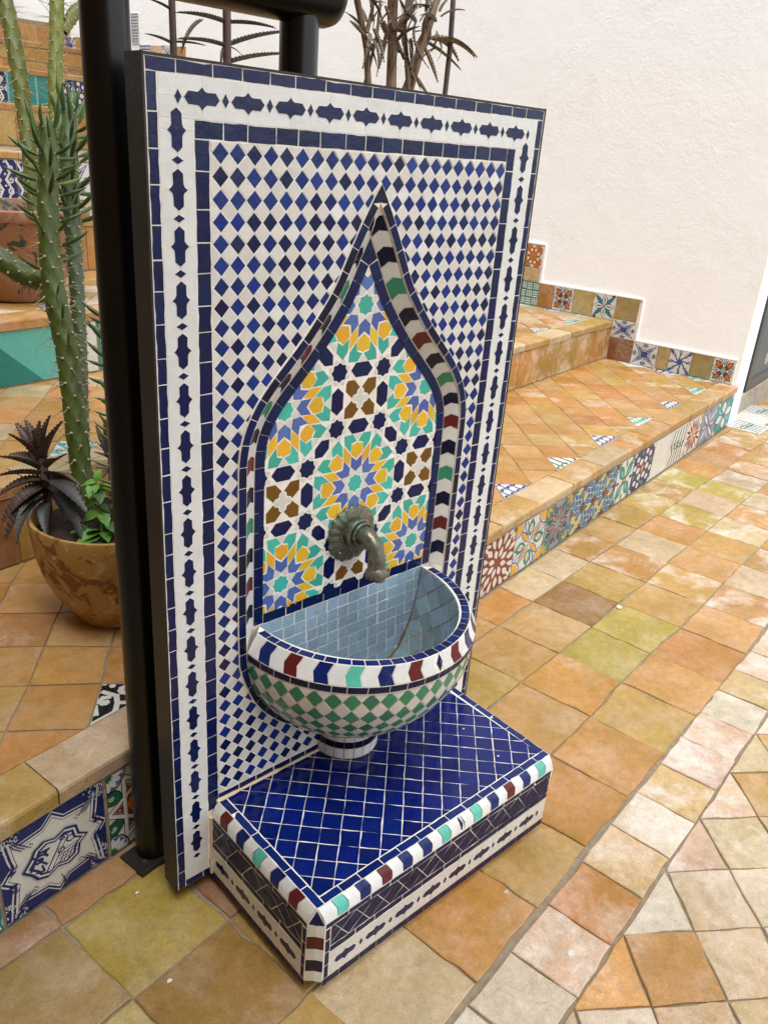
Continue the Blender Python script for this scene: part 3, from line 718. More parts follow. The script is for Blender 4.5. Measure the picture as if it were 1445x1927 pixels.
# ---------------------------------------------------------------- mosaic fountain
random.seed(21)
W_, ZB, ZT, DN = .8, .03, 1.459, .018
XC = .4065
ft = empty('mosaic_fountain', (.4, 0, 0)); tag(ft, 'blue and white mosaic wall fountain with a pointed niche, half-round basin and low tiled plinth', 'fountain')
OUT = [(.0, 1.323), (.018, 1.295), (.036, 1.264), (.064, 1.21), (.087, 1.162), (.118, 1.12), (.151, 1.08), (.190, 1.04), (.222, 1.006), (.246, .972), (.262, .937), (.270, .900), (.2715, .86),
       (.2715, .51), (.265, .477), (.251, .435), (.232, .394), (.204, .357), (.162, .315), (.105, .286), (.075, .275)]
def resample(P, step):
    out = [P[0]]; acc = 0
    for a, b in zip(P, P[1:]):
        L = math.hypot(b[0]-a[0], b[1]-a[1]); d = step-acc
        while d <= L:
            out.append((a[0]+(b[0]-a[0])*d/L, a[1]+(b[1]-a[1])*d/L)); d += step
        acc = L-(d-step)
    return out
def smooth_line(P, it=2):
    for _ in range(it):
        Q = [P[0]]
        for a, b in zip(P, P[1:]): Q += [(.75*a[0]+.25*b[0], .75*a[1]+.25*b[1]), (.25*a[0]+.75*b[0], .25*a[1]+.75*b[1])]
        P = Q+[P[-1]]
    return P
OS_ = smooth_line(OUT)
def hw(z, off=0):                        # half width of the outline at height z, moved in by off
    for a, b in zip(OS_, OS_[1:]):
        if b[1] <= z <= a[1]:
            f = (a[1]-z)/max(1e-9, a[1]-b[1]); h = a[0]+(b[0]-a[0])*f
            L = math.hypot(b[0]-a[0], b[1]-a[1]); return max(0, h-off*L/max(1e-6, abs(b[1]-a[1])))
    return 0
def offl(P, d):                          # offset the half outline towards the axis
    out = []
    for i in range(len(P)):
        a, b = P[max(0, i-1)], P[min(len(P)-1, i+1)]; dx, dy = b[0]-a[0], b[1]-a[1]; L = math.hypot(dx, dy)
        out.append((P[i][0]+dy/L*d, P[i][1]-dx/L*d))
    q = [p for p in out if p[0] >= 0]
    k = next(i for i, p in enumerate(out) if p[0] >= 0)
    if k > 0:
        a, b = out[k-1], out[k]; f = -a[0]/(b[0]-a[0]); q = [(0, a[1]+(b[1]-a[1])*f)]+q
    elif q[0][0] > 1e-4:
        a, b = q[0], q[1]; q = [(0, a[1]+(a[1]-b[1])*a[0]/max(1e-6, b[0]-a[0]))]+q
    return q
LO = OS_                                 # outer edge of the raised band
LI = offl(LO, .0165)                     # inner edge of the raised band (front plane)
LC = offl(LO, .0435)                     # foot of the chevron bevel (recessed plane)
LM = offl(LO, .0655)                     # edge of the star mosaic
# --- panel body
pn = MB()
def hwL(Lp, z):
    for a, b in zip(Lp, Lp[1:]):
        if b[1] <= z <= a[1]: return a[0]+(b[0]-a[0])*(a[1]-z)/max(1e-9, a[1]-b[1])
    return 0
zs = sorted({ZB, ZT, .275, LI[0][1]} | {.275+k*.012 for k in range(1, 90) if .275+k*.012 < LI[0][1]})
for a, b in zip(zs, zs[1:]):
    ha, hb = hwL(LI, a+1e-6) if a > .28 else .0, hwL(LI, b-1e-6) if b > .28 else .0
    if a < .2749 or a >= LI[0][1]-1e-6: pn.add([(0, 0, a), (W_, 0, a), (W_, 0, b), (0, 0, b)], [(0, 1, 2, 3)]); continue
    pn.add([(0, 0, a), (XC-ha, 0, a), (XC-hb, 0, b), (0, 0, b)], [(0, 1, 2, 3)])
    pn.add([(XC+ha, 0, a), (W_, 0, a), (W_, 0, b), (XC+hb, 0, b)], [(0, 1, 2, 3)])
for L in (LI,):                          # bevelled wall of the recess
    C2 = []
    for p in L:
        C2.append(p)
    for sg in (-1, 1):
        M_ = len(LI)
        zc_ = [p[1] for p in LI]
        for i in range(M_-1):
            f0, f1 = i/(M_-1), (i+1)/(M_-1)
            g = lambda f: (LC[min(len(LC)-1, int(f*(len(LC)-1)))][0], LC[min(len(LC)-1, int(f*(len(LC)-1)))][1])
            a, b = LI[i], LI[i+1]; c, d = g(f0), g(f1)
            pn.add([(XC+sg*a[0], .0008, a[1]), (XC+sg*b[0], .0008, b[1]), (XC+sg*d[0], DN+.0005, d[1]), (XC+sg*c[0], DN+.0005, c[1])], [(0, 1, 2, 3)])
pn.add([(.11, DN, .25), (.70, DN, .25), (.70, DN, 1.30), (.11, DN, 1.30)], [(0, 1, 2, 3)])
pn.box(lambda x, y, z: (x, y, z), (0.0005, DN+.004, ZB), (W_-.0005, .042, ZT))
pn.add([(0, 0, ZB), (0, DN+.004, ZB), (0, DN+.004, ZT), (0, 0, ZT)], [(0, 1, 2, 3)]); pn.add([(W_, 0, ZB), (W_, DN+.004, ZB), (W_, DN+.004, ZT), (W_, 0, ZT)], [(0, 1, 2, 3)])
pn.add([(0, 0, ZB), (W_, 0, ZB), (W_, DN+.004, ZB), (0, DN+.004, ZB)], [(0, 1, 2, 3)]); pn.add([(0, 0, ZT), (W_, 0, ZT), (W_, DN+.004, ZT), (0, DN+.004, ZT)], [(0, 1, 2, 3)])
panel = pn.build('back_panel', GROUTW, ft, org=Vector((.4, 0, ZB)))
FP = lambda u, v, w_: (u, -w_, v)
FN = lambda u, v, w_: (u, DN-w_, v)
# --- straight courses of blue edge tiles
def course(par, fr, a, b, wd, n_, m_, th=.0013, name='border_tile', gap=.0014, amp=.0007):
    (x0, z0), (x1, z1) = a, b; L = math.hypot(x1-x0, z1-z0); ux, uz = (x1-x0)/L, (z1-z0)/L
    cuts = [0]+[(k+random.uniform(-.14, .14))*L/n_ for k in range(1, n_)]+[L]
    for c0, c1 in zip(cuts, cuts[1:]):
        p = [(x0+ux*c0, z0+uz*c0), (x0+ux*c1, z0+uz*c1), (x0+ux*c1-uz*wd, z0+uz*c1+ux*wd), (x0+ux*c0-uz*wd, z0+uz*c0+ux*wd)]
        tile(par, name, inset(p, gap/2+random.uniform(0, .0003)), fr, th+random.uniform(-.0002, .0003), m_, amp=amp, seg=.012, tilt=.01)
BW, WI, IB, IN = .0165, .0178, .0684, .0915
course(panel, FP, (.001, ZT-BW), (W_-.001, ZT-BW), BW, 17, NAVY)
course(panel, FP, (.001+BW-.001, ZB), (.001+BW-.001, ZT-BW), BW-.001, 31, NAVY)
course(panel, FP, (W_-.001, ZB), (W_-.001, ZT-BW), BW-.001, 31, NAVY)
course(panel, FP, (BW, ZB), (.086, ZB), BW, 2, NAVY); course(panel, FP, (.73, ZB), (W_-BW, ZB), BW, 2, NAVY)
course(panel, FP, (IB, ZT-IN), (W_-IN, ZT-IN), IN-IB, 15, NAVY)
course(panel, FP, (IN, .19), (IN, ZT-IN), IN-IB, 27, NAVY)
course(panel, FP, (W_-IB, .08), (W_-IB, ZT-IB), IN-IB, 30, NAVY)
course(panel, FP, (IN, .207), (.342, .207), .0145, 6, NAVY); course(panel, FP, (.47, .207), (W_-IN, .207), .0145, 6, NAVY)
# --- white band with cartouches
CART = [(-.0268, 0), (-.0205, .0078), (-.0075, .0078), (-.004, .0095), (0, .0140), (.004, .0095), (.0075, .0078), (.0205, .0078), (.0268, 0)]
CART = CART+[(x, -y) for x, y in CART[-2:0:-1]]
LOZ = [(-.0058, 0), (0, .0068), (.0058, 0), (0, -.0068)]
def inlay(par, fr, poly, name, m_, th, out=.0009):
    poly = ccw([(x+random.uniform(-.0004, .0004), y+random.uniform(-.0004, .0004)) for x, y in poly]); c = cen(poly); n = len(poly)
    big = [(p[0]+(p[0]-c[0])/max(1e-6, math.hypot(p[0]-c[0], p[1]-c[1]))*out, p[1]+(p[1]-c[1])/max(1e-6, math.hypot(p[0]-c[0], p[1]-c[1]))*out) for p in poly]
    V = [fr(*p, th) for p in big]+[fr(*p, th+.00012) for p in big]+[fr(*p, th+.00014) for p in poly]+[fr(*p, th+.00022) for p in poly]
    F = []; fm = []
    for r_ in range(3):
        for i in range(n): F.append((r_*n+i, r_*n+(i+1) % n, (r_+1)*n+(i+1) % n, (r_+1)*n+i)); fm.append(1 if r_ < 2 else 0)
    F.append(tuple(range(3*n, 4*n))); fm.append(0)
    return mk(name, V, F, [m_, GROUTW], par, fm)
def cart_band(par, fr0, length, n_, pitch, off, wd, along, flip=False, wtile=WHITE, sc_=1.0, csc=1.0):
    # band local frame: a along, b across (0 = middle); white tiles meet at the pips
    fr = lambda p: along(p[0], p[1])
    cuts = [0]+[off+pitch*k for k in range(n_)]+[length]
    for c0, c1 in zip(cuts, cuts[1:]):
        if c1-c0 < .006: continue
        for sg in (-1, 1):
            p = [(c0, 0), (c1, 0), (c1, sg*wd/2), (c0, sg*wd/2)]
            p = inset(p, .00045); p = [fr(q) for q in p]
            tile(par, 'white_band_tile', p, fr0, .0011+random.uniform(0, .0002), wtile, amp=.0003, seg=.02, bev=.0003)
    for k in range(n_):
        inlay(par, fr0, [fr((off+pitch*k+x*csc*sc_, y*sc_)) for x, y in CART], 'cartouche_tile', NAVY, .0005)
    for k in range(n_+1):
        a = off+pitch*(k-.5)
        if a < .004 or a > length-.004: continue
        inlay(par, fr0, [fr((a+x*sc_*.9, y*sc_*(1.3 if not flip else 1.3))) for x, y in LOZ], 'lozenge_tile', NAVY, .0005, .0006)
mid = (BW+IB)/2; bw = IB-BW-.0006
cart_band(panel, FP, W_-2*BW-.002, 10, .0714, .0645-.001, bw, lambda a, b: (BW+.001+a, ZT-mid+b))
cart_band(panel, FP, ZT-ZB-2*BW-bw-.002, 18, .0732, .0135, bw, lambda a, b: (mid+b, ZT-BW-bw-a-.001))
cart_band(panel, FP, ZT-ZB-2*BW-bw-.002, 18, .0732, .0135, bw, lambda a, b: (W_-mid+b, ZT-BW-bw-a-.001))
cart_band(panel, FP, .03, 0, .0714, .02, bw, lambda a, b: (.0695+a, ZB+mid+b))
inlay(panel, FP, [(.072+x, ZB+mid-.012+y) for x, y in rect(-.003, -.006, .012, .006)], 'cartouche_tile', NAVY, .0005)
# --- field of diamonds, cut round the niche outline
def cut_outline(p, Lp, slack=0.0, inside=False):
    c = cen(p); best = None
    for sg in (-1, 1):
        for a, b in zip(Lp, Lp[1:]):
            ax, ay, bx, by = XC+sg*a[0], a[1], XC+sg*b[0], b[1]; dx, dy = bx-ax, by-ay; LL = dx*dx+dy*dy
            if LL < 1e-10: continue
            t = max(0, min(1, ((c[0]-ax)*dx+(c[1]-ay)*dy)/LL)); d = math.hypot(c[0]-ax-dx*t, c[1]-ay-dy*t)
            if best is None or d < best[0]: best = (d, (ax+dx*t, ay+dy*t), (-dy*sg, dx*sg), LL**.5)
    d, q, n, L = best
    n = (n[0]/L, n[1]/L)                 # points to the outside of the niche
    if n[0]*(c[0]-XC) < 0 and abs(c[0]-XC) > .03 and c[1] > .45: n = (-n[0], -n[1])
    if inside: n = (-n[0], -n[1])
    if d > .03 and not inside:
        return p
    return clip(p, (q[0]+n[0]*slack, q[1]+n[1]*slack), n)
def is_in(c, Lp):
    return Lp[-1][1] < c[1] < Lp[0][1] and abs(c[0]-XC) < hwL(Lp, c[1])
x0, x1, z0, z1 = IN+.0005, W_-IN-.0005, .2225, ZT-IN-.0005
nb = nw = 0; small = []
cands = []
for j in range(-1, 79):
    for i in range(-1, 46):
        if (i+j) % 2: continue
        cx, cz = .108+.014*i, 1.352-.015*j; blue = (i % 2 == 0)
        d = random.uniform(-.0006, .0006), random.uniform(-.0006, .0006)
        k = 1.0 if blue else 1.0
        p = [(cx-.014*k, cz+d[0]), (cx+d[1], cz-.015*k), (cx+.014*k, cz-d[0]), (cx-d[1], cz+.015*k)]
        p = cliprect(ccw(p), x0, z0, x1, z1)
        if not p or len(p) < 3: continue
        c = cen(p)
        if is_in(c, LI): continue
        q = cut_outline(p, LO, .0002)
        if not q or len(q) < 3: continue
        if is_in(cen(q), offl(LO, .004)) : continue
        q = inset(q, .0008)
        if not q or area(q) < 1.2e-5: continue
        X, Y = project((c[0], 0, c[1])); dep = (Vector((c[0], 0, c[1]))-CAM).length
        cands.append((dep/max(.05, area(q)**.5*20), blue, q))
for blue in (True, False):
    cs = sorted([c for c in cands if c[1] == blue], key=lambda c: c[0])
    if blue: amp = .0006
    else: amp = .0003
    for dep, b_, q in cs[:300]:
        tile(panel, 'blue_diamond_tile' if blue else 'white_diamond_tile', q, FP, .0012+random.uniform(-.0001, .0003) if blue else .0010+random.uniform(0, .0002), (COBALT if random.random() < .78 else NAVY) if blue else (CREAM if random.random() < .955 else WHITE), amp=amp, seg=.010, bev=.0003, tilt=.022)
    mb = MB(); ms = [COBALT, NAVY] if blue else [CREAM, WHITE]
    for dep, b_, q in cs[300:]:
        r_ = ragged(q, amp, .012); c = cen(r_); h = .0012; n = len(r_); mi = 0 if random.random() < .65 else 1
        t_ = [(c[0]+(p[0]-c[0])*.97, c[1]+(p[1]-c[1])*.97) for p in r_]
        mb.add([FP(*p, 0) for p in r_]+[FP(*p, h) for p in t_], [(i, (i+1) % n, n+(i+1) % n, n+i) for i in range(n)]+[tuple(range(n, 2*n))], mi)
    if mb.v: tag(mb.build('blue_diamond_tiles' if blue else 'white_diamond_tiles', ms, panel), kind='stuff')
# --- raised band round the niche and the basin, chevron bevel, inner blue band
def strip_tiles(La, Lb, ya, yb, par, name, m_, n_, z_stop, th=.0014, gap=.0011, raise_=0.0, split=4):
    # La outer polyline, Lb inner polyline, walked by the same fraction of arc length
    def walk(Lp):
        d = [0]
        for a, b in zip(Lp, Lp[1:]): d.append(d[-1]+math.hypot(b[0]-a[0], b[1]-a[1]))
        return d
    def cutz(Lp):
        out = [Lp[0]]
        for a, b in zip(Lp, Lp[1:]):
            if b[1] < z_stop:
                f = (a[1]-z_stop)/(a[1]-b[1]); out.append((a[0]+(b[0]-a[0])*f, z_stop)); break
            out.append(b)
        return out
    La, Lb = cutz(La), cutz(Lb); da, db = walk(La), walk(Lb)
    def pt(Lp, d, f):
        x = f*d[-1]
        for i in range(len(d)-1):
            if x <= d[i+1]+1e-9:
                g = (x-d[i])/max(1e-9, d[i+1]-d[i]); return (Lp[i][0]+(Lp[i+1][0]-Lp[i][0])*g, Lp[i][1]+(Lp[i+1][1]-Lp[i][1])*g)
        return Lp[-1]
    return (lambda f: pt(La, da, f)), (lambda f: pt(Lb, db, f)), da[-1], db[-1]
LOD = [0]
for a, b in zip(LO, LO[1:]): LOD.append(LOD[-1]+math.hypot(b[0]-a[0], b[1]-a[1]))
LOLEN = LOD[-1]
def lo_at(d):
    d = min(max(d, 0), LOLEN-1e-9); i = next(k for k in range(len(LOD)-1) if d <= LOD[k+1]+1e-12)
    def nrm(k):
        a, b = LO[max(0, k-1)], LO[min(len(LO)-1, k+1)]; L = math.hypot(b[0]-a[0], b[1]-a[1]) or 1; return ((b[1]-a[1])/L, -(b[0]-a[0])/L)
    f = (d-LOD[i])/(LOD[i+1]-LOD[i]); n0, n1 = nrm(i), nrm(i+1)
    return (LO[i][0]+(LO[i+1][0]-LO[i][0])*f, LO[i][1]+(LO[i+1][1]-LO[i][1])*f), (n0[0]+(n1[0]-n0[0])*f, n0[1]+(n1[1]-n0[1])*f)
def d_of_z(z): return next(LOD[k]+(LO[k][1]-z)/(LO[k][1]-LO[k+1][1])*(LOD[k+1]-LOD[k]) for k in range(len(LO)-1) if LO[k+1][1] <= z <= LO[k][1])
def band_piece(par, name, A, B, f0, f1, ya, yb, m_, sg, th, chev=0.0, nseg=3, e=.0006):
    # A(f), B(f): edges; ya,yb depths of the edges
    n3 = []
    P0 = []
    def P(f, g, w_):                     # g across 0..1, square to the outline
        (x, z), (nx_, nz_) = lo_at(f*LOLEN*A+ (1-A)*0)
        off = B[0]+(B[1]-B[0])*g; x += nx_*off; z += nz_*off; y = ya+(yb-ya)*g
        if x < 0.0004: x = 0.0004
        nx, ny = 0, -1
        if abs(yb-ya) > .004: nx, ny = -.55, -.83
        return Vector((XC+sg*(x+nx*w_), y+ny*w_, z))
    cols = 3 if chev else 2
    G = [.03, .5, .97] if chev else [.04, .96]
    sh = [0, chev, 0] if chev else [0, 0]
    V = []; F = []
    for r_, w_ in ((0, 0), (1, th)):
        for k in range(nseg+1):
            for ci_, g in enumerate(G):
                f = f0+(f1-f0)*k/nseg - sh[ci_]; f = min(max(f, 0.0), 1.0)
                rr_ = random.uniform(-.0002, .0002) if r_ else 0
                V.append(P(f+(e if k == 0 else -e if k == nseg else 0), g+(rr_*10 if ci_ in (0, cols-1) else 0), w_))
    m2 = (nseg+1)*cols
    for k in range(nseg):
        for c_ in range(cols-1):
            a = m2+k*cols+c_; F.append((a, a+1, a+cols+1, a+cols))
    per = [c_ for c_ in range(cols)]+[k*cols+cols-1 for k in range(1, nseg+1)]+[nseg*cols+c_ for c_ in range(cols-2, -1, -1)]+[k*cols for k in range(nseg-1, 0, -1)]
    for i in range(len(per)): a, b = per[i], per[(i+1) % len(per)]; F.append((a, b, m2+b, m2+a))
    return mk(name, V, F, m_, par)
CH = ['W', 'N', 'W', 'M', 'W', 'N', 'W', 'G']; CM = {'W': CREAM, 'N': DARK, 'M': MAROON, 'G': GREEN, 'T': TURQ}
for sg in (-1, 1):
    d0, d1 = .034, d_of_z(.277); n_ = 29
    cuts = [d0+(d1-d0)*(k+random.uniform(-.12, .12)*(0 < k < n_))/n_ for k in range(n_+1)]
    for a, b in zip(cuts, cuts[1:]): band_piece(panel, 'niche_border_tile', 1, (.0006, .0162), a/LOLEN, b/LOLEN, -.0025, -.0025, DARK if random.random() < .5 else NAVY, sg, .0006, e=.0008/LOLEN)
    d1 = d_of_z(.548); d0 = .047; n_ = 28; cc = ((d1-d0)-.0284*n_)/n_**2; dk = lambda k: d1-.0284*k-cc*k*k
    for k in range(n_):
        m_ = CM[CH[k % 8]] if k < n_-1 else DARK
        band_piece(panel, 'chevron_tile', 1, (.0172, .0430), dk(k+1)/LOLEN, dk(k)/LOLEN, .0005, DN, m_, sg, .0007, chev=.0068/LOLEN, e=.0006/LOLEN, nseg=2)
    d0, d1 = .118, d_of_z(.556); n_ = 19; cuts = [d0+(d1-d0)*(k+random.uniform(-.1, .1)*(0 < k < n_))/n_ for k in range(n_+1)]
    for a, b in zip(cuts, cuts[1:]): band_piece(panel, 'niche_frame_tile', 1, (.0442, .0650), a/LOLEN, b/LOLEN, DN-.0005, DN-.0005, NAVY, sg, .0012, e=.0008/LOLEN)
hb = hwL(LM, .58)
ap = lambda L1, L2, dz, y: [(XC, L1[0][1]-.0015), (XC-hwL(L1, L1[0][1]-dz)+.001, L1[0][1]-dz), (XC, max(L2[0][1], L1[0][1]-dz-.012)+.001), (XC+hwL(L1, L1[0][1]-dz)-.001, L1[0][1]-dz)]
tile(panel, 'apex_tile', ap(LO, LI, .031, 0), lambda u, v, w_: (u, -.0025-w_, v), .0014, DARK, amp=.0003)
tile(panel, 'apex_tile', ap(LC, LM, .036, 0), lambda u, v, w_: (u, DN-.0005-w_, v), .0018, NAVY, amp=.0003)
ed = MB()                                # thickness of the raised band
for sg in (-1, 1):
    for a, b in zip(LO, LO[1:]):
        if b[1] < .276: break
        ed.add([(XC+sg*a[0], 0, a[1]), (XC+sg*b[0], 0, b[1]), (XC+sg*b[0], -.0025, b[1]), (XC+sg*a[0], -.0025, a[1])], [(0, 1, 2, 3)])
    for a, b, c, d in zip(LO, LO[1:], LI, LI[1:]): pass
    A, B, la, lb = strip_tiles(LO, LI, 0, 0, 0, 0, 0, 0, .276)
    for k in range(80):
        f0, f1 = k/80, (k+1)/80; p = [A(f0), A(f1), B(f1), B(f0)]
        ed.add([(XC+sg*q[0], -.0025, q[1]) for q in p], [(0, 1, 2, 3)])
        ed.add([(XC+sg*B(f0)[0], -.0025, B(f0)[1]), (XC+sg*B(f1)[0], -.0025, B(f1)[1]), (XC+sg*B(f1)[0], .0009, B(f1)[1]), (XC+sg*B(f0)[0], .0009, B(f0)[1])], [(0, 1, 2, 3)])
ed.build('raised_mortar_band', GROUTW, panel)
course(panel, FN, (XC-hb, .5545), (XC+hb, .5545), .0225, 9, NAVY, th=.0018)
# --- star mosaic
PITCH, RX, RZ = .1665, .4062, .793
pol = lambda r_, d: (r_*math.cos(R(d)), r_*math.sin(R(d)))
def rotp(P, d): c, s = math.cos(R(d)), math.sin(R(d)); return [(x*c-y*s, x*s+y*c) for x, y in P]
STAR8 = [pol(.110 if k % 2 == 0 else .090, k*22.5) for k in range(16)]
PERIP = [(.144, 0), (.207, -.080), (.336, -.083), (.272, 0), (.336, .083), (.207, .080)]
YHEX = [(.297, 0), (.362, .083), (.470, .084), (.477, .03), (.496, 0), (.477, -.03), (.470, -.084), (.362, -.083)]
LOZP = [pol(.247, 22.5), pol(.366, 13.5), pol(.502, 22.5), pol(.366, 31.5)]
TQ = [pol(.508, 1.2), pol(.597, 7.3), pol(.620, 18.6), pol(.515, 20.7), pol(.392, 14), pol(.492, 10.0)]
WK = [pol(.104, 22.5), pol(.124, 5), pol(.146, 5), pol(.212, 20), pol(.236, 22.5), pol(.212, 25), pol(.146, 40), pol(.124, 40)]
HEXD = [(.405, .49), (.405, .595), (.51, .595), (.595, .51), (.595, .405), (.49, .405)]
HEXR = [(.318, .152), (.398, .086), (.398, -.086), (.318, -.152), (.238, -.086), (.238, .086)]
PETL = [(.095, .21), (.212, .21), (.212, .095), (.120, .014), (.100, .045), (.055, .055), (.045, .100), (.014, .120)]
CROSS = [(0, .112), (.032, .085), (.032, .042), (.042, .032), (.085, .032), (.112, 0)]
CROSS = [q for k in range(4) for q in rotp(CROSS, -90*k)[:-1]]
WT = [pol(.52, 0), pol(.588, -7.0), pol(.600, 0), pol(.588, 7.0)]
KITE = [pol(.104, 22.5), pol(.122, 5), pol(.155, 22.5), pol(.122, 40)]
nin = 0
def piece(P, cx, cz, m_, name):
    p = [(RX+(cx+x)*PITCH, RZ+(cz+y)*PITCH) for x, y in P]; c = cen(p)
    if c[1] > LM[0][1]+.003 or c[1] < .566 or abs(c[0]-XC) > hwL(LC, c[1])-(.004 if c[1] < 1.08 else .012): return
    if c[1]-.02 < .5765: p = clip(ccw(p), (0, .572), (0, 1))
    if len(p) < 3: return
    p = [(XC+max(-hwL(LC, q[1])+.011, min(hwL(LC, q[1])-.011, q[0]-XC)) if q[1] < LC[0][1] else XC, min(q[1], LC[0][1]-.002)) for q in p]
    q = ccw(p); c = cen(q); q = [(x+random.uniform(-.00025, .00025), y+random.uniform(-.00025, .00025)) for x, y in q]
    tile(panel, name, q, FN, .0011+random.uniform(-.0001, .0003), m_, amp=.0002, seg=.012, bev=.0003, tilt=.015)
for i in range(-2, 3):
    for j in range(-2, 4):
        if (i+j) % 2 == 0:
            piece(STAR8, i, j, TURQ, 'star_tile')
            for k in range(8):
                piece(rotp(PERIP, 45*k), i, j, PERI, 'arrow_tile'); piece(rotp(YHEX, 45*k), i, j, YEL, 'petal_tile')
                piece(rotp(LOZP, 45*k), i, j, YEL, 'rhombus_tile'); piece(rotp(WK, 45*k), i, j, CREAM, 'white_kite_tile')
                piece(rotp(TQ, 45*k), i, j, TURQ, 'turquoise_petal_tile'); piece(rotp([(x, -y) for x, y in TQ][::-1], 45*k), i, j, TURQ, 'turquoise_petal_tile')
                piece(rotp(WT, 45*k), i, j, CREAM, 'white_kite_tile')
            for k in range(4):
                if k in (0, 1) or True:
                    if (k == 0) or (k == 1): piece(rotp(HEXD, 90*k), i, j, NAVY, 'hexagon_tile')
                    elif k in (2, 3) and (j == -2 or abs(i) == 2): pass
        else:
            for k in range(4):
                piece(rotp(HEXR, 90*k), i, j, NAVY, 'hexagon_tile'); piece(rotp(PETL, 90*k), i, j, BROWN, 'brown_petal_tile')
                sx, sz = rotp([(.312, .308)], 90*k)[0]
                piece([(x+sx, y+sz) for x, y in STAR8], i, j, NAVY, 'star_tile')
                for q_ in range(8): piece([(x+sx, y+sz) for x, y in rotp(KITE, 45*q_)], i, j, CREAM, 'white_kite_tile')
            piece(CROSS, i, j, CREAM, 'cross_tile')

# --- basin
BC = .4035
PROF = [(.2095, .2225, .5520), (.2265, .2415, .5530), (.2475, .2515, .5175), (.2475, .2495, .5025)]
BOWL = [(.246, .5015), (.245, .475), (.240, .447), (.226, .417), (.203, .380), (.172, .345), (.135, .315), (.098, .292), (.070, .276)]
def ring_at(A, B, z, n=48, y0=0):
    return [(BC-A*math.cos(math.pi*k/n), y0*(1-math.sin(math.pi*k/n))-B*math.sin(math.pi*k/n), z) for k in range(n+1)]
bs = MB(); NB = 48
inner = [(.2095, .2225, .5520), (.206, .218, .50), (.192, .200, .43), (.160, .165, .365), (.11, .11, .322), (.04, .04, .302)]
full = [(a, b, z) for a, b, z in inner[::-1]]+PROF[1:]+[(r_, r_, z) for r_, z in BOWL]+[(.0, .0, .276)]
for q in range(len(full)-1):
    r0 = ring_at(*full[q][:3], y0=DN if q <= 5 else 0); r1 = ring_at(*full[q+1][:3], y0=DN if q+1 <= 5 else 0)
    bs.add(r0+r1, [(k, k+1, NB+1+k+1, NB+1+k) for k in range(NB)], 1 if q < 5 else 0)
bs.add([(BC+.207, DN-.0002, .30), (BC-.207, DN-.0002, .30), (BC-.21, DN-.0002, .5520), (BC+.21, DN-.0002, .5555)], [(0, 1, 2, 3)])
basin = bs.build('basin', [GROUTW, GROUTI], ft, smooth=30, org=Vector((BC, 0, .28)))
def bframe(p0, p1, sgn=1):
    # strip between two profile rows; u in 0..1 along the half circle (left to right), v in 0..1 from p0 to p1
    (a0, b0, z0), (a1, b1, z1) = p0, p1
    def fr(u, v, w_):
        th = math.pi*min(1, max(0, u)); A = a0+(a1-a0)*v; B = b0+(b1-b0)*v; z = z0+(z1-z0)*v
        nr, nz = (z0-z1), ((a1+b1)-(a0+b0))/2; L = math.hypot(nr, nz) or 1; nr, nz = nr/L*sgn, nz/L*sgn
        return (BC-math.cos(th)*(A+nr*w_), -math.sin(th)*(B+nr*w_), z+nz*w_)
    return fr
def btile(name, fr, poly, m_, th=.0013, du=.02):
    th = th*.62
    poly = ccw(poly); out = []
    for i in range(len(poly)):
        a, b = poly[i], poly[(i+1) % len(poly)]; n = max(1, int(abs(b[0]-a[0])/du))
        for k in range(n): out.append((a[0]+(b[0]-a[0])*k/n, a[1]+(b[1]-a[1])*k/n))
    c = cen(out); n = len(out); t_ = [(c[0]+(p[0]-c[0])*.985, c[1]+(p[1]-c[1])*.985) for p in out]
    V = [fr(*p, 0) for p in out]+[fr(*p, th-.0003) for p in out]+[fr(*p, th) for p in t_]
    V.append(fr(*c, th))
    F = [(r_*n+i, r_*n+(i+1) % n, (r_+1)*n+(i+1) % n, (r_+1)*n+i) for r_ in (0, 1) for i in range(n)]+[(2*n+i, 2*n+(i+1) % n, 3*n) for i in range(n)]
    return mk(name, V, F, m_, basin, smooth=30)
# ring of small blue tiles on the rim
fr = bframe(PROF[0], PROF[1]); n_ = 30
cuts = [(k+random.uniform(-.15, .15)*(0 < k < n_))/n_ for k in range(n_+1)]
for a, b in zip(cuts, cuts[1:]): btile('rim_tile', fr, rect(a+.0012, .05, b-.0012, .95), NAVY if random.random() < .3 else glaze('glaze_rim', (.003, .015, .115), hue=.004))
# chevrons
seq = 'W N W M W N W T W N W M W l W M W N W N W T W N W M W'.split(); wts = [.6 if s_ == 'l' else 1.06 if s_ == 'W' else .98 for s_ in seq]; tot = sum(wts)
fr = bframe(PROF[1], PROF[2]); x = 0
CB = {'W': WHITE, 'N': glaze('glaze_rim', (.003, .015, .115), hue=.004), 'M': MAROON, 'T': SEAG, 'l': NAVY}
for s_, wt in zip(seq, wts):
    a, b = x/tot, (x+wt)/tot; x += wt; g = .0012; d = .0085
    if s_ == 'l': P = [(a+g, .5), ((a+b)/2, .04), (b-g, .5), ((a+b)/2, .96)]
    else: P = [(a+g, .03), (a+g-d, .5), (a+g, .97), (b-g, .97), (b-g-d, .5), (b-g, .03)]
    btile('chevron_tile', fr, P, CB[s_], .0015)
fr = bframe(PROF[2], PROF[3]); n_ = 22
cuts = [(k+random.uniform(-.12, .12)*(0 < k < n_))/n_ for k in range(n_+1)]
for a, b in zip(cuts, cuts[1:]): btile('under_rim_tile', fr, rect(a+.0012, .05, b-.0012, .95), SIDE)
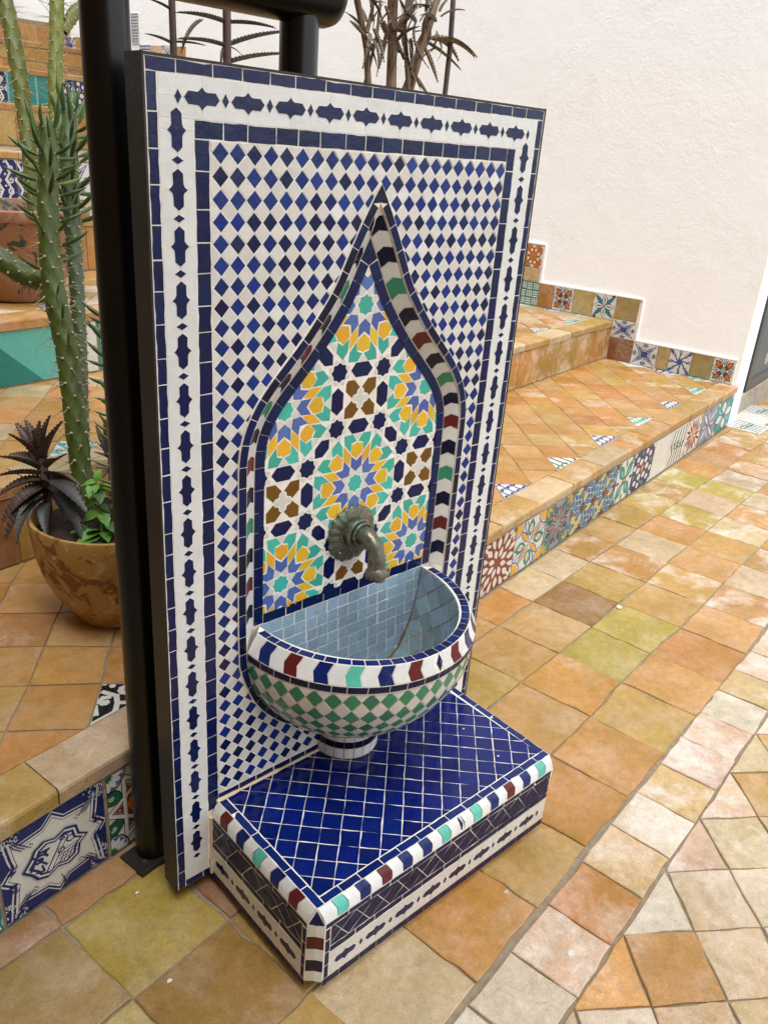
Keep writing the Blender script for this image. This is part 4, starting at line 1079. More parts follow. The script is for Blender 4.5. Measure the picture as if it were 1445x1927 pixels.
# checkered bowl: surface coordinates u along, v down the profile by length
bl = [0]
for a, b in zip(BOWL, BOWL[1:]): bl.append(bl[-1]+math.hypot(a[0]-b[0], a[1]-b[1]))
def bowl(u, v, w_):
    x = v*bl[-1]; i = 0
    while i < len(bl)-2 and x > bl[i+1]: i += 1
    f = (x-bl[i])/(bl[i+1]-bl[i]); a, b = BOWL[i], BOWL[i+1]; r_ = a[0]+(b[0]-a[0])*f; z = a[1]+(b[1]-a[1])*f
    nr, nz = (a[1]-b[1]), -(a[0]-b[0]); L = math.hypot(nr, nz); nr, nz = nr/L, nz/L; th = math.pi*min(1, max(0, u))
    return (BC-math.cos(th)*(r_+nr*w_), -math.sin(th)*(r_+nr*w_), z+nz*w_)
NU, NV = 46, 15
for j in range(-1, NV+1):
    for i in range(-1, NU+2):
        if (i+j) % 2: continue
        cu, cv = i/NU, j/NV; P = [(cu-1/NU, cv), (cu, cv-1/NV), (cu+1/NU, cv), (cu, cv+1/NV)]
        P = cliprect(ccw(P), .002, .012, .998, .97)
        if not P or len(P) < 3: continue
        c = cen(P); kx = .91; P = [(c[0]+(p[0]-c[0])*kx, c[1]+(p[1]-c[1])*kx) for p in P]
        if abs(area(P)) < 2e-4: continue
        gr = (j % 2 == 1)
        btile('green_diamond_tile' if gr else 'white_diamond_tile', bowl, P, GREEN if gr else CREAM, .0031, .012)
# inside: sky blue tiles on the back, diagonal ones on the curved side
for j in range(10):
    for i in range(-1, 17):
        x0_ = BC-.21+.0266*i+.0022*j+random.uniform(-.001, .001); z1_ = .5545-.0262*j
        p = rect(x0_, z1_-.0262, x0_+.0266, z1_)
        hwz = lambda z: next((a[0]+(b[0]-a[0])*(a[2]-z)/(a[2]-b[2]) for a, b in zip(inner, inner[1:]) if b[2] <= z <= a[2]), .03)
        h_ = hwz(max(.303, min(.555, z1_-.013)))
        p = [(q[0], q[1]) for q in p]; p = cliprect(p, BC-h_, .303, BC+h_, .5545)
        if not p: continue
        tile(basin, 'pool_wall_tile', inset(p, .00075), lambda u, v, w_: (u, DN-.0002-w_, v), .0013, SKYB, amp=.0005, seg=.012, bev=.0004, tilt=.02)
il = [0]
for a, b in zip(inner, inner[1:]): il.append(il[-1]+math.hypot(a[0]-b[0], a[2]-b[2]))
def inn(u, v, w_):
    x = v*il[-1]; i = 0
    while i < len(il)-2 and x > il[i+1]: i += 1
    f = (x-il[i])/(il[i+1]-il[i]); a, b = inner[i], inner[i+1]; A = a[0]+(b[0]-a[0])*f; B = a[1]+(b[1]-a[1])*f; z = a[2]+(b[2]-a[2])*f
    nr, nz = -(a[2]-b[2]), (a[0]-b[0]); L = math.hypot(nr, nz); nr, nz = nr/L, nz/L; th = math.pi*min(1, max(0, u))
    return (BC-math.cos(th)*(A+nr*w_), DN*(1-math.sin(th))-math.sin(th)*(B+nr*w_), z+nz*w_)
NU, NV = 26, 12
for j in range(0, NV+1):
    for i in range(-1, NU+2):
        if (i+j) % 2: continue
        cu, cv = i/NU, j/NV; P = [(cu-1/NU, cv), (cu, cv-1/NV), (cu+1/NU, cv), (cu, cv+1/NV)]
        P = cliprect(ccw(P), .001, .006, .999, .97)
        if not P or len(P) < 3: continue
        c = cen(P); P = [(c[0]+(p[0]-c[0])*.93, c[1]+(p[1]-c[1])*.93) for p in P]
        if abs(area(P)) < 2e-4: continue
        btile('pool_floor_tile', inn, P, POOL if j > 3 else SKYB, .0016, .012)
# rusty deposit along the seam between back and floor
sm = MB(); pts = []
for a, b in zip(inner, inner[1:]):
    for k in range(4): f = k/4; pts.append((a[0]+(b[0]-a[0])*f, a[2]+(b[2]-a[2])*f))
for sg in (-1, 1):
    sm.tube([(BC+sg*(h_-.0015), DN-.0015, z_) for h_, z_ in pts], [.0006+.0050*max(0, (.5545-z_)/.25)**1.3*random.uniform(.5, 1.4) for h_, z_ in pts], 6)
sm.build('rusty_seam', MUD, basin)
# --- foot of the basin
fm_ = MB(); SR = .070; SC = .403
def sfr(u, v, w_): th = math.pi*u; return (SC-math.cos(th)*(SR+w_), -math.sin(th)*(SR+.004+w_), v)
fm_.add([sfr(k/24, .200, 0) for k in range(25)]+[sfr(k/24, .285, 0) for k in range(25)], [(k, k+1, 26+k, 25+k) for k in range(24)])
foot = fm_.build('foot', GROUTI, ft, smooth=30)
for z0_, z1_, m_ in ((.209, .232, WHITE), (.2335, .2485, DARK), (.250, .284, CREAM)):
    n_ = 11
    for k in range(n_):
        P = []; a, b = (k+.045)/n_, (k+.955)/n_
        V = [sfr(a+(b-a)*i/2, z, w_) for w_ in (0, .0014) for z in (z0_, z1_) for i in range(3)]
        F = [(6, 7, 10, 9), (7, 8, 11, 10), (0, 3, 9, 6), (2, 8, 11, 5), (0, 6, 7, 1), (1, 7, 8, 2), (3, 4, 10, 9), (4, 5, 11, 10)]
        mk('foot_tile', V, F, m_, foot)

# --- plinth
PX0, PX1, PD, PV, PZC, PZT, PZB = .0762, .7243, .3274, .022, .1746, .2053, .0202
PT0 = (PX0+.014, PX1-.010, PD-.014)
pl_ = MB()
low = [(PX0, .0), (PX0, -(PD-PV)), (PX0+PV, -PD), (PX1, -PD), (PX1+.006, .0)]
bot = [(PX0-.002, .0), (PX0-.002, -(PD-PV)), (PX0+PV, -PD+.000), (PX1-.012, -PD+.004), (PX1-.004, .0)]
foot_ = [(PX0+.03, .0), (PX0+.03, -(PD-.04)), (PX0+.05, -PD+.028), (PX1-.04, -PD+.028), (PX1-.03, .0)]
topp = [(PX0+.014, .0), (PX0+.014, -(PD-.0145)), (PX0+.0142, -(PD-.0143)), (PX1-.002, -(PD-.0143)), (PX1+.006, .0)]
r3 = lambda P, z: [(x, y, z) for x, y in P]
pl_.prism(r3(bot, PZB+.016), r3(low, PZC)); pl_.prism(r3(low, PZC), r3(topp, PZT), caps=False); pl_.add(r3(topp, PZT), [(4, 3, 2, 1, 0)])
pl_.prism(r3(foot_, -.004), r3([(x+(.0), y) for x, y in bot], PZB+.0155))
plinth = pl_.build('plinth', GROUTW, ft, org=Vector((.4, -.16, 0)))
FT = lambda u, v, w_: (u, v, PZT+w_)
tx0, tx1, ty0, ty1 = PX0+.014, PX1-.002, -(PD-.0143), -.003
# blue edging
e_ = .0165
def crs(a, b, n_): course(plinth, FT, a, b, e_, n_, glaze('glaze_edge', (.003, .016, .125), rough=.12, hue=.004), th=.0012, name='edge_tile')
crs((tx0+e_, ty0+.0), (tx0+e_, ty1), 6)
crs((tx0+e_, ty0), (tx1, ty0), 14)
# right edging follows the slightly splayed side
for k in range(6):
    y0_, y1_ = ty0+e_+(ty1-ty0-e_)*k/6, ty0+e_+(ty1-ty0-e_)*(k+1)/6; xr = lambda y: PX1-.002+.008*(y-ty0)/(ty1-ty0)
    tile(plinth, 'edge_tile', inset([(xr(y0_)-e_, y0_), (xr(y0_), y0_), (xr(y1_), y1_), (xr(y1_)-e_, y1_)], .0007), FT, .0012, glaze('glaze_edge', (.003, .016, .125)), amp=.0004)
hd_ = .0268
for j in range(0, 14):
    for i in range(0, 28):
        if (i+j) % 2: continue
        cx, cy = .098+hd_*i, -.31+hd_*j
        d1 = [random.uniform(-.0011, .0011) for _ in range(4)]
        p = [(cx-hd_, cy+d1[0]), (cx+d1[1], cy-hd_), (cx+hd_, cy+d1[2]), (cx+d1[3], cy+hd_)]
        p = cliprect(ccw(p), tx0+e_+.0008, ty0+e_+.0008, tx1-e_+.002, ty1)
        if not p or len(p) < 3: continue
        c = cen(p)
        if (c[0]-SC)**2+c[1]**2 < .055**2: continue
        p = inset(p, random.uniform(.0006, .00085))
        tile(plinth, 'royal_blue_tile', p, FT, .0013+random.uniform(-.0001, .0002), TOPB, amp=.0005, seg=.012, bev=.0004, tilt=.012)
# sloping chevron edge
def slope(pa, pb, qa, qb, seq_, nrm, name='chevron_tile'):
    # pa->pb upper edge, qa->qb lower edge
    pa, pb, qa, qb, nrm = map(Vector, (pa, pb, qa, qb, nrm)); wt = [.42 if s_ == 'l' else 1.1 if s_ == 'W' else .95 for s_ in seq_]; T_ = sum(wt); x = 0
    def fr(u, v, w_):
        bulge = .0035*math.sin(math.pi*v); return (pa.lerp(pb, u)).lerp(qa.lerp(qb, u), v)+nrm*(w_+bulge)
    n_ = len(seq_)
    for k, (s_, w__) in enumerate(zip(seq_, wt)):
        a, b = x/T_, (x+w__)/T_; x += w__; g = .35/n_*.08; d = .18/n_
        da, db = (0 if k == 0 else d), (0 if k == n_-1 else d)
        if s_ == 'l': P = [[(a+g, .5), ((a+b)/2, .04), (b-g, .5), ((a+b)/2, .96)]]; P = P[0]
        else: P = [(a+g, .03), (a+g+da, .5), (a+g, .97), (b-g, .97), (b-g+db, .5), (b-g, .03)]
        P = ccw(P); c = cen(P); Q = []
        for i in range(len(P)):
            A_, B_ = P[i], P[(i+1) % len(P)]; Q += [A_, ((A_[0]+B_[0])/2, (A_[1]+B_[1])/2)]
        n = len(Q); t_ = [(c[0]+(p[0]-c[0])*.985, c[1]+(p[1]-c[1])*.985) for p in Q]
        V = [fr(*p, 0) for p in Q]+[fr(*p, .0006) for p in t_]+[fr(c[0], .5, .0008)]
        F = [(i, (i+1) % n, n+(i+1) % n, n+i) for i in range(n)]+[(n+i, n+(i+1) % n, 2*n) for i in range(n)]
        mk(name, V, F, CB[s_], plinth, smooth=25)
UL = (PX0+.014, -.002, PZT+.0006); UC = (PX0+.0145, -(PD-.0145), PZT+.0006); UR = (PX1-.004, -(PD-.0143), PZT+.0006)
slope(UC, UL, (PX0, -(PD-PV), PZC), (PX0, -.002, PZC), list('W')+['M', 'W', 'N', 'W', 'T', 'W', 'N', 'W', 'M', 'W'], (-.9, 0, .43))
slope(UC, UR, (PX0+PV, -PD, PZC), (PX1-.002, -PD, PZC), 'W T W N W M W N W M W N W T W l W T W N W M W N W T W'.split()[:9]+'N W T W l W T W N W M W N W T W'.split(), (0, -.9, .43))
tri = MB().add([UC, (PX0-.0006, -(PD-PV)-.001, PZC), (PX0+PV+.001, -PD-.0006, PZC)], [(0, 1, 2)])
tri.add([(UC[0]-.001, UC[1]-.001, UC[2]-.004), (PX0+.001, -(PD-PV)-.0035, PZC+.001), (PX0+PV-.002, -PD-.002, PZC+.001)], [(0, 1, 2)], 1); tri.build('corner_triangle_tile', [GROUTW, NAVY], plinth)
# vertical faces
FL = lambda u, v, w_: (PX0-w_-.002*(PZC-v)/(PZC-PZB), u, v)          # left side, u = y
FF = lambda u, v, w_: (u, -PD-w_, v)                                  # front
def face(fr, a, b, flipn, endcap):
    L = b-a; sg = 1
    course(plinth, fr, (a, PZC-.0125), (b, PZC-.0125), .012, max(3, int(L/.05)), SIDE, th=.0011, name='side_strip_tile')
    course(plinth, fr, (a+.012, .0985), (b, .0985), .0145, max(3, int(L/.055)), SIDE, th=.0011, name='side_strip_tile')
    course(plinth, fr, (a, PZB+.001), (b, PZB+.001), .0165, max(3, int(L/.04)), SIDE, th=.0011, name='base_strip_tile')
    h = .0245; zc_ = .1375
    for j in (-1, 0, 1):
        for i in range(-1, int(L/h)+3):
            if (i+j) % 2: continue
            cx = a+.012+h*i+.007*j; cz = zc_+h*j
            p = [(cx-h, cz), (cx-.007, cz-h), (cx+h, cz), (cx+.007, cz+h)]
            p = cliprect(ccw(p), a+.0125, .1135, b, PZC-.0125)
            if not p or len(p) < 3: continue
            for half in ((1, .5), (-1, -.5)):
                q = clip(p, (cx, cz), (half[0]*1.0, 0)) if random.random() < .0 else p
            tile(plinth, 'side_rhombus_tile', inset(p, .0006), fr, .0012, SIDE, amp=.0004, seg=.012, bev=.0003, tilt=.015)
    n_ = int((L-.01)/.0725)
    cart_band(plinth, fr, L-.013, n_, .0725, .036, .0595-.001, lambda x, y: (a+.013+x, .0680+y*1.0), wtile=CREAM, sc_=.95)
    course(plinth, fr, (a+.012, .038), (a+.012, .160), .0115, 4, SIDE, th=.0011, name='side_strip_tile')
face(lambda u, v, w_: FL(-u-.0, v, w_), .001, PD-PV, 1, 1) if False else None
face(FF, PX0+PV+.001, PX1-.006, 1, 1)
FL2 = lambda u, v, w_: FL(-(PD-PV)-.001+u, v, w_)
face(FL2, 0.0, PD-PV-.003, 1, 1)
for k, (s_, z1_, z0_) in enumerate((('W', .1735, .1445), ('M', .1435, .1155), ('W', .1145, .0875), ('N', .0865, .060), ('W', .059, .0345))):
    bx, by = Vector((PX0-.001, -(PD-PV), 0)), Vector((PX0+PV, -PD-.001, 0)); nn = Vector((-.7, -.7, 0))
    fr = lambda u, v, w_: bx.lerp(by, u)+Vector((0, 0, v))+nn*(w_+.002*math.sin(math.pi*u))
    up_ = .0045 if k else 0
    P = [(.04, z0_+.0), (.5, z0_+.0045), (.96, z0_), (.96, z1_), (.5, z1_+up_), (.04, z1_)]
    V = [fr(*p, 0) for p in P]+[fr(*p, .0007) for p in P]
    mk('corner_tile', V, [(i, (i+1) % 6, 6+(i+1) % 6, 6+i) for i in range(6)]+[(6, 7, 10, 11), (7, 8, 9, 10)], {'W': CREAM, 'M': glaze('glaze_oxblood', (.10, .012, .008)), 'N': DARK}[s_], plinth)
# mortar joint between plinth and panel
mj = MB()
def lump(pts, r_): mj.tube(pts, [r_*random.uniform(.6, 1.4) for _ in pts], 6)
lump([(PX0+.01+k*.0125, -.002, PZT+.001) for k in range(int((.34-PX0)/.0125))], .0042); lump([(.47+k*.0125, -.002, PZT+.001) for k in range(21)], .0035)
lump([(PX0-.001, -.001, z) for z in [.03+.012*k for k in range(13)]], .0045)
mj.build('mortar_joint', grout('mortar_joint_cement', (.62, .47, .28), (.70, .58, .42)), ft, smooth=50)
# --- steel edging of the panel
fr_ = MB(); I = lambda x, y, z: (x, y, z)
fr_.box(I, (-.0035, -.001, ZB-.004), (-.0003, .046, ZT+.004)).box(I, (W_+.0003, -.001, ZB-.004), (W_+.0035, .046, ZT+.004))
fr_.box(I, (-.0003, -.0005, ZT+.0004), (W_+.0003, .046, ZT+.0035)).box(I, (-.0003, .001, ZB-.0035), (W_+.0003, .046, ZB-.0004))
fr_.box(I, (.001, .0425, ZB), (W_-.001, .045, ZT))
fr_.build('metal_edging', BLACKW, ft)
# --- brass spout
def bronze():
    n = N('aged_bronze'); c = n.ramp(n.noise(22, 4, .6, .8), [(.30, (.10, .085, .06)), (.46, (.20, .17, .12)), (.56, (.11, .125, .09)), (.68, (.14, .26, .19)), (.85, (.2, .17, .13))])
    n.L(c, n.b.inputs['Base Color']); n.b.inputs['Metallic'].default_value = .62; n.L(n.mr(n.noise(50, 3), .3, .7, .26, .5), n.b.inputs['Roughness'])
    d = n.math('ABSOLUTE', n.math('SUBTRACT', n.vor(210, 'F1', .5), .36)); h = n.mr(d, .03, .10)
    gc = n.mix(n.mr(d, .02, .10, .5, 0), c, (.50, .53, .45)); n.L(gc, n.b.inputs['Base Color'])
    n.bump(n.math('ADD', h, n.math('MULTIPLY', n.noise(60, 3), .5)), 1.0, .0025); return n.m
BRZ = bronze()
FX, FZ = .4025, .690
rs = MB(); n = 80; prof = [(0, -.0125), (.010, -.0125), (.018, -.011), (.024, -.0075), (.030, -.0095), (.038, -.0075), (.046, -.0062), (.053, -.0040), (.0565, -.0015), (.0570, .001), (.055, .004)]
V = []
for i, (r_, y) in enumerate(prof):
    for k in range(n):
        a = 2*math.pi*k/n; s_ = 1.02+(.085*abs(math.cos(a*10))-.06)*min(1, (r_/.057)**6); em = .0012*math.cos(a*20+r_*260)*math.sin(r_*230) if .026 < r_ < .052 else 0
        V.append((FX+r_*s_*math.cos(a), DN-.003+y+em-.0, FZ+r_*s_*math.sin(a)))
F = [(i*n+k, i*n+(k+1) % n, (i+1)*n+(k+1) % n, (i+1)*n+k) for i in range(len(prof)-1) for k in range(n)]
spout = rs.add(V, F).build('bronze_spout', BRZ, ft, smooth=60)
spout.name = 'spout_rosette'
sp = MB(); path = []; rad = []
for k in range(5): path.append((FX, .006-.008*k, FZ+.006+.0012*k)); rad.append([.026, .0235, .0205, .0185, .0175][k])
for k in range(1, 13):
    a = R(8*k-2); path.append((FX, -.026-.036*math.sin(a), FZ+.0115-.040*(1-math.cos(a)) )); rad.append(.0170+.0010*math.sin(k*1.3))
y_, z_ = path[-1][1:]
for k, (dz, r_) in enumerate(((.006, .0166), (.011, .0172), (.013, .0190), (.016, .0212), (.021, .0228), (.027, .0222), (.030, .0200), (.0305, .0165), (.026, .0135))):
    path.append((FX, y_-.0006*k, z_-dz)); rad.append(r_)
sp.tube(path, rad, 28, cap=False); sp.build('spout_pipe', BRZ, spout, smooth=55)
tr = MB(); pts = [(FX+.0275*math.cos(a), -.009, FZ+.007+.0275*math.sin(a)) for a in [2*math.pi*k/36 for k in range(37)]]
tr.tube(pts, .0042, 10); tr.build('spout_collar', BRZ, spout, smooth=60)
tr = MB(); pts = [(FX+.0225*math.cos(a), -.0185, FZ+.0095+.0225*math.sin(a)) for a in [2*math.pi*k/36 for k in range(37)]]
tr.tube(pts, .0030, 8); tr.build('spout_collar', BRZ, spout, smooth=60)
for a in (R(215), R(35)):
    MB().lathe((FX+.048*math.cos(a), .0, FZ+.048*math.sin(a)), [(0, -.0), (.0025, 0), (.0025, .002), (0, .0025)], 8).build('screw', plain('screw_steel', (.6, .58, .52), .4, .8), spout)
# ---------------------------------------------------------------- black pipe frame that holds the panel
random.seed(31)
rl = empty('pipe_stand', (.020, .145, 0)); tag(rl, 'glossy black steel pipe stand behind the mosaic panel, bolted down by a square plate', 'stand')
MB().tube([(.020, .145, .012), (.020, .145, .8), (.020, .145, 1.62)], .033, 40).build('post', BLACK, rl, smooth=40)
MB().tube([(.342, .145, .26), (.342, .145, .9), (.342, .145, 1.56)], .031, 40).build('post', BLACK, rl, smooth=40)
bx = [(-.05, .145, 1.592)]+[(x, .145, 1.592) for x in (.1, .25, .378)]+[(.390, .145, 1.592), (.402, .145, 1.592), (.410, .145, 1.592), (.415, .145, 1.592)]
MB().tube(bx, [.049]*5+[.045, .034, .015], 40).build('top_bar', BLACK, rl, smooth=50)
BPL = plain('rusty_base_metal', (.030, .024, .020), .55, .3, 30, .5, .5, 120, .003)
pc = Vector((.001, .137, 0)); ax = E1*.037; ay = E2*.037
MB().box(lambda x, y, z: pc+ax*x+ay*y+Vector((0, 0, z)), (-1, -1, .0008), (1, .95, .0085)).build('base_plate', BPL, rl)
bp = pc-ax*.42-ay*.45
MB().lathe(bp, [(0.0, .0086), (.0085, .0086), (.0085, .0105), (.0075, .0108), (.0065, .0110), (.0065, .0140), (.004, .0155), (0, .0155)], 6).build('bolt', plain('rust', (.05, .028, .016), .8, 0, 60, .5, .6, 200, .002), rl)

# ---------------------------------------------------------------- plants
def orient(o, loc, d, parent, roll=0, scale=1, wsc=1):
    d = Vector(d).normalized(); q = d.to_track_quat('X', 'Z'); o.rotation_mode = 'QUATERNION'
    o.rotation_quaternion = q @ Matrix.Rotation(roll, 4, 'X').to_quaternion(); o.location = Vector(loc)-ORG[parent]; o.scale = (scale, scale*wsc, scale*wsc); ORG[o] = Vector(loc)
def inst(name, me, loc, d, parent, roll=0, scale=1, wsc=1):
    o = link(name, me, loc, parent); orient(o, loc, d, parent, roll, scale, wsc); return o
def mesh_of(mb, name, mats, smooth=50):
    me = bpy.data.meshes.new(name); me.from_pydata([v[:] for v in mb.v], [], mb.f)
    for m_ in mats: me.materials.append(m_)
    me.polygons.foreach_set('material_index', mb.m); me.update(); smooth_by(me, smooth); return me
def green(name, a, b, rough=.45, ns=40, sp=.3):
    n = N(name); c = n.mix(n.mr(n.noise(ns, 4, .6), .35, .65), a, b); c = n.hsv(c, .5, 1, n.mr(n.oi.outputs['Random'], 0, 1, .75, 1.2))
    c = n.mix(n.mr(n.noise(16, 5, .7, .5), .56, .74, 0, sp), c, (.13, .115, .05))
    n.L(c, n.b.inputs['Base Color']); n.b.inputs['Roughness'].default_value = rough; n.bump(n.noise(170, 3), .2, .001)
    n.b.inputs['Subsurface Weight'].default_value = 0.0; return n.m
CAC = green('cactus_skin', (.050, .085, .009), (.085, .12, .014), .45); CACY = green('old_cactus_skin', (.15, .165, .018), (.09, .12, .014), .5); CACG = green('grey_cactus_skin', (.085, .13, .05), (.06, .10, .03), .5)
LEAFG = green('fleshy_leaf_green', (.035, .085, .018), (.06, .125, .022), .35, 60, .0); LEAFY = green('fleshy_leaf_yellow', (.16, .22, .03), (.10, .17, .03), .38, 60, .1)
SPN = plain('spine_straw', (.50, .38, .17), .5, 0, 80, .75, 0); ARE = plain('areole_wool', (.52, .44, .34), .9, 0, 90, .7, 0)
def fleshy():
    mb = MB(); pts = []; rad = []
    for k in range(9):
        f = k/8; pts.append((f, 0, .18*f*f)); rad.append(.075*(math.sin(math.pi*min(1, f*.82+.14))**.7)*(1-f**5)+.003)
    mb.tube(pts, rad, 8); return mb
LM_G = mesh_of(fleshy(), 'fleshy_leaf', [LEAFG]); LM_Y = mesh_of(fleshy(), 'fleshy_leaf_old', [LEAFY])
def stem(parent, pts, rads, mt, name='stem', pitch=.05, NC=4, lo=.0, spines=(0, 1), leaves=None, ns=(1, 3), slen=(.02, .055), top=True):
    P = [Vector(p) for p in pts]
    # dense smooth path
    Q = []; RR = []
    for i in range(len(P)-1):
        p0, p1, p2, p3 = P[max(0, i-1)], P[i], P[i+1], P[min(len(P)-1, i+2)]
        for k in range(10):
            t = k/10; t2, t3 = t*t, t**3
            Q.append(.5*((2*p1)+(p2-p0)*t+(2*p0-5*p1+4*p2-p3)*t2+(3*p1-p0-3*p2+p3)*t3)); RR.append(rads[i]+(rads[i+1]-rads[i])*t)
    Q.append(P[-1]); RR.append(rads[-1])
    L = [0]
    for a, b in zip(Q, Q[1:]): L.append(L[-1]+(b-a).length)
    T = L[-1]; step = .0055; n = int(T/step); nseg = 40; V = []; F = []
    def ev(x):
        for i in range(len(L)-1):
            if x <= L[i+1]+1e-9:
                f = (x-L[i])/max(1e-9, L[i+1]-L[i]); return Q[i].lerp(Q[i+1], f), RR[i]+(RR[i+1]-RR[i])*f, (Q[min(i+2, len(Q)-1)]-Q[max(0, i-1)]).normalized()
        return Q[-1], RR[-1], (Q[-1]-Q[-2]).normalized()
    prev = None; fr_l = []
    for i in range(n+1):
        x = T*i/n; p, r_, d = ev(x)
        a = (Vector((1, .2, .1)) if prev is None else prev); a = (a-d*a.dot(d)).normalized(); prev = a; b = d.cross(a)
        tp = 1.0
        if top and T-x < r_*1.3: tp = math.sqrt(max(.002, 1-((r_*1.3-(T-x))/(r_*1.3))**2))
        fr_l.append((p, a, b, d, r_, tp, x))
        for k in range(nseg):
            an = 2*math.pi*k/nseg; f = math.cos(NC*an)*math.cos(2*math.pi*x/pitch)
            f = math.copysign(abs(f)**.8, f); w_ = .018*math.sin(3*an+x*31)+.02*math.sin(x*57+an)
            V.append(p+(a*math.cos(an)+b*math.sin(an))*(r_*tp*(1+.042*f+w_*.6)))
    for i in range(n):
        for k in range(nseg): F.append((i*nseg+k, i*nseg+(k+1) % nseg, (i+1)*nseg+(k+1) % nseg, (i+1)*nseg+k))
    F.append(tuple(range((n)*nseg, (n+1)*nseg)))
    st_ = mk(name, V, F, mt, parent, smooth=80)
    sb = MB(); nr = int(T/(pitch/2)); cnt = 0
    for j in range(1, nr+1):
        x = j*pitch/2
        if x > T-.004: break
        p, a, b, d, r_, tp, _ = fr_l[min(n, int(round(x/T*n)))]
        for c_ in range(NC):
            an = (2*math.pi*(c_+(.5 if j % 2 else 0)))/NC; o_ = a*math.cos(an)+b*math.sin(an); q = p+o_*r_*tp*1.085
            sb.tube([q-o_*.002, q+o_*.0012, q+o_*.0032], [.0032, .0036, .0012], 6, 1)
            f = x/T
            lf = leaves(f) if leaves else 0
            if random.random() < lf:
                dirv = (o_*1.0+d*random.uniform(.1, .5)+Vector((0, 0, random.uniform(-.1, .2)))).normalized() if f < .93 else (o_*.5+d*1.0).normalized()
                inst('leaf', LM_G if f > .45 and random.random() < .85 else LM_Y, q+o_*.001, dirv, st_, random.uniform(-.5, .5), random.uniform(.042, .066)*(1.2 if f > .6 else .85), 1.05)
            if spines[0] <= f <= spines[1]:
                for _ in range(random.randint(*ns)):
                    s_ = (o_+Vector((random.uniform(-.7, .7), random.uniform(-.7, .7), random.uniform(-.8, .5)))).normalized(); l_ = random.uniform(*slen)
                    sb.tube([q, q+s_*l_*.6, q+s_*l_], [.0009, .0006, .00015], 4, 0, cap=False)
    if sb.v: tag(sb.build('spines', [SPN, ARE], st_), kind='stuff')
    return st_
# --- near pot
def potmat(name, a, b, c_, d_, th=.60):
    n = N(name); c = n.mix(n.mr(n.noise(4, 5, .6, .8), .35, .65), a, b); k = n.noise(11, 7, .68, 1.6)
    c = n.mix(n.mr(k, .52, .57), c, c_); c = n.mix(n.mr(n.noise(16 if th > .55 else 7, 7, .7, 1.2), th, th+.03), c, d_)
    c = n.mix(n.mr(n.noise(34, 5, .7), .62, .7, 0, .7), c, (.06, .03, .012))
    n.L(c, n.b.inputs['Base Color']); n.L(n.mr(k, .5, .58, .3, .75), n.b.inputs['Roughness']); n.bump(n.math('ADD', k, n.math('MULTIPLY', n.noise(120, 4), .3)), .6, .006); return n.m
POT1 = potmat('flaking_glazed_clay', (.46, .29, .085), (.36, .20, .05), (.20, .09, .022), (.52, .40, .22))
POT2 = potmat('flaking_painted_clay', (.34, .15, .07), (.27, .13, .07), (.32, .18, .11), (.012, .055, .04), .53)
SOIL = plain('dark_soil', (.055, .028, .014), .95, 0, 60, .4, 1, 120, .012)
PCEN = ST(.315, .452, .25)
pt = empty('bowl_pot', PCEN); tag(pt, 'round ochre bowl pot with flaking glaze on the lower step, left of the post', 'pot')
prof = [(.0, .001), (.098, .001), (.107, .006), (.108, .016), (.128, .040), (.155, .080), (.175, .130), (.187, .185), (.192, .240), (.194, .268), (.192, .274), (.184, .274), (.180, .266), (.176, .220), (.10, .200), (0, .200)]
MB().lathe(PCEN, prof, 72, wob=lambda a, z: .008*math.sin(2*a+1)+.004*math.sin(5*a+z*20)).build('bowl', POT1, pt, smooth=45)
sb = MB(); nr_, na = 7, 40; c0 = PCEN
V = [c0+Vector((0, 0, .243))]
for i in range(1, nr_+1):
    for k in range(na): a = 2*math.pi*k/na; r_ = .181*i/nr_; V.append(c0+Vector((math.cos(a)*r_, math.sin(a)*r_, .238+random.uniform(-.004, .006)-(.006 if i == nr_ else 0))))
F = [(0, 1+k, 1+(k+1) % na) for k in range(na)]+[(1+(i-1)*na+k, 1+i*na+k, 1+i*na+(k+1) % na, 1+(i-1)*na+(k+1) % na) for i in range(1, nr_) for k in range(na)]
sb.add(V, F).build('soil', SOIL, pt, smooth=60)
DPT = (PCEN+Vector((0, 0, .24))-CAM).dot(CF)
# --- near cactus, rooted in the bowl
ca = empty('cactus', at(158, 925, DPT)); tag(ca, 'tall spiny green cactus with fleshy leaves near its tip, growing from the ochre bowl pot', 'cactus')
dz = DPT
stem(ca, [at(162, 960, dz), at(152, 880, dz), at(141, 780, dz), at(126, 660, dz), at(108, 580, dz-.005), at(96, 500, dz-.01), at(91, 400, dz-.015), at(91, 300, dz-.02), at(88, 222, dz-.025)], [0.0252, 0.0252, 0.0266, 0.0266, 0.0266, 0.0252, 0.0252, 0.0229, 0.0192], CAC, 'stem', pitch=.062, NC=5, leaves=lambda f: 0 if f < .42 else (.16 if f < .58 else .42 if f < .78 else .95), spines=(0, .72), ns=(1, 2), slen=(.015, .055))
stem(ca, [at(88, 530, dz-.0), at(55, 522, dz+.01), at(20, 500, dz+.02), at(-25, 462, dz+.03), at(-60, 400, dz+.03)], [0.0202, 0.0245, 0.0259, 0.0245, 0.0187], CAC, 'branch', pitch=.06, NC=5, spines=(0, 0), leaves=None)
c2 = empty('leafy_cactus', at(215, 940, DPT+.03)); tag(c2, 'narrow leafy cactus half hidden by the black post in the ochre bowl pot', 'cactus')
stem(c2, [at(222, 985, DPT-.02), at(222, 900, DPT-.02), at(221, 760, DPT-.02), at(216, 640, DPT-.02), at(211, 560, DPT-.02)], [0.015, 0.0165, 0.0165, 0.0158, 0.0128], CACG, 'stem', pitch=.04, NC=4, leaves=lambda f: .75, spines=(0, 0))
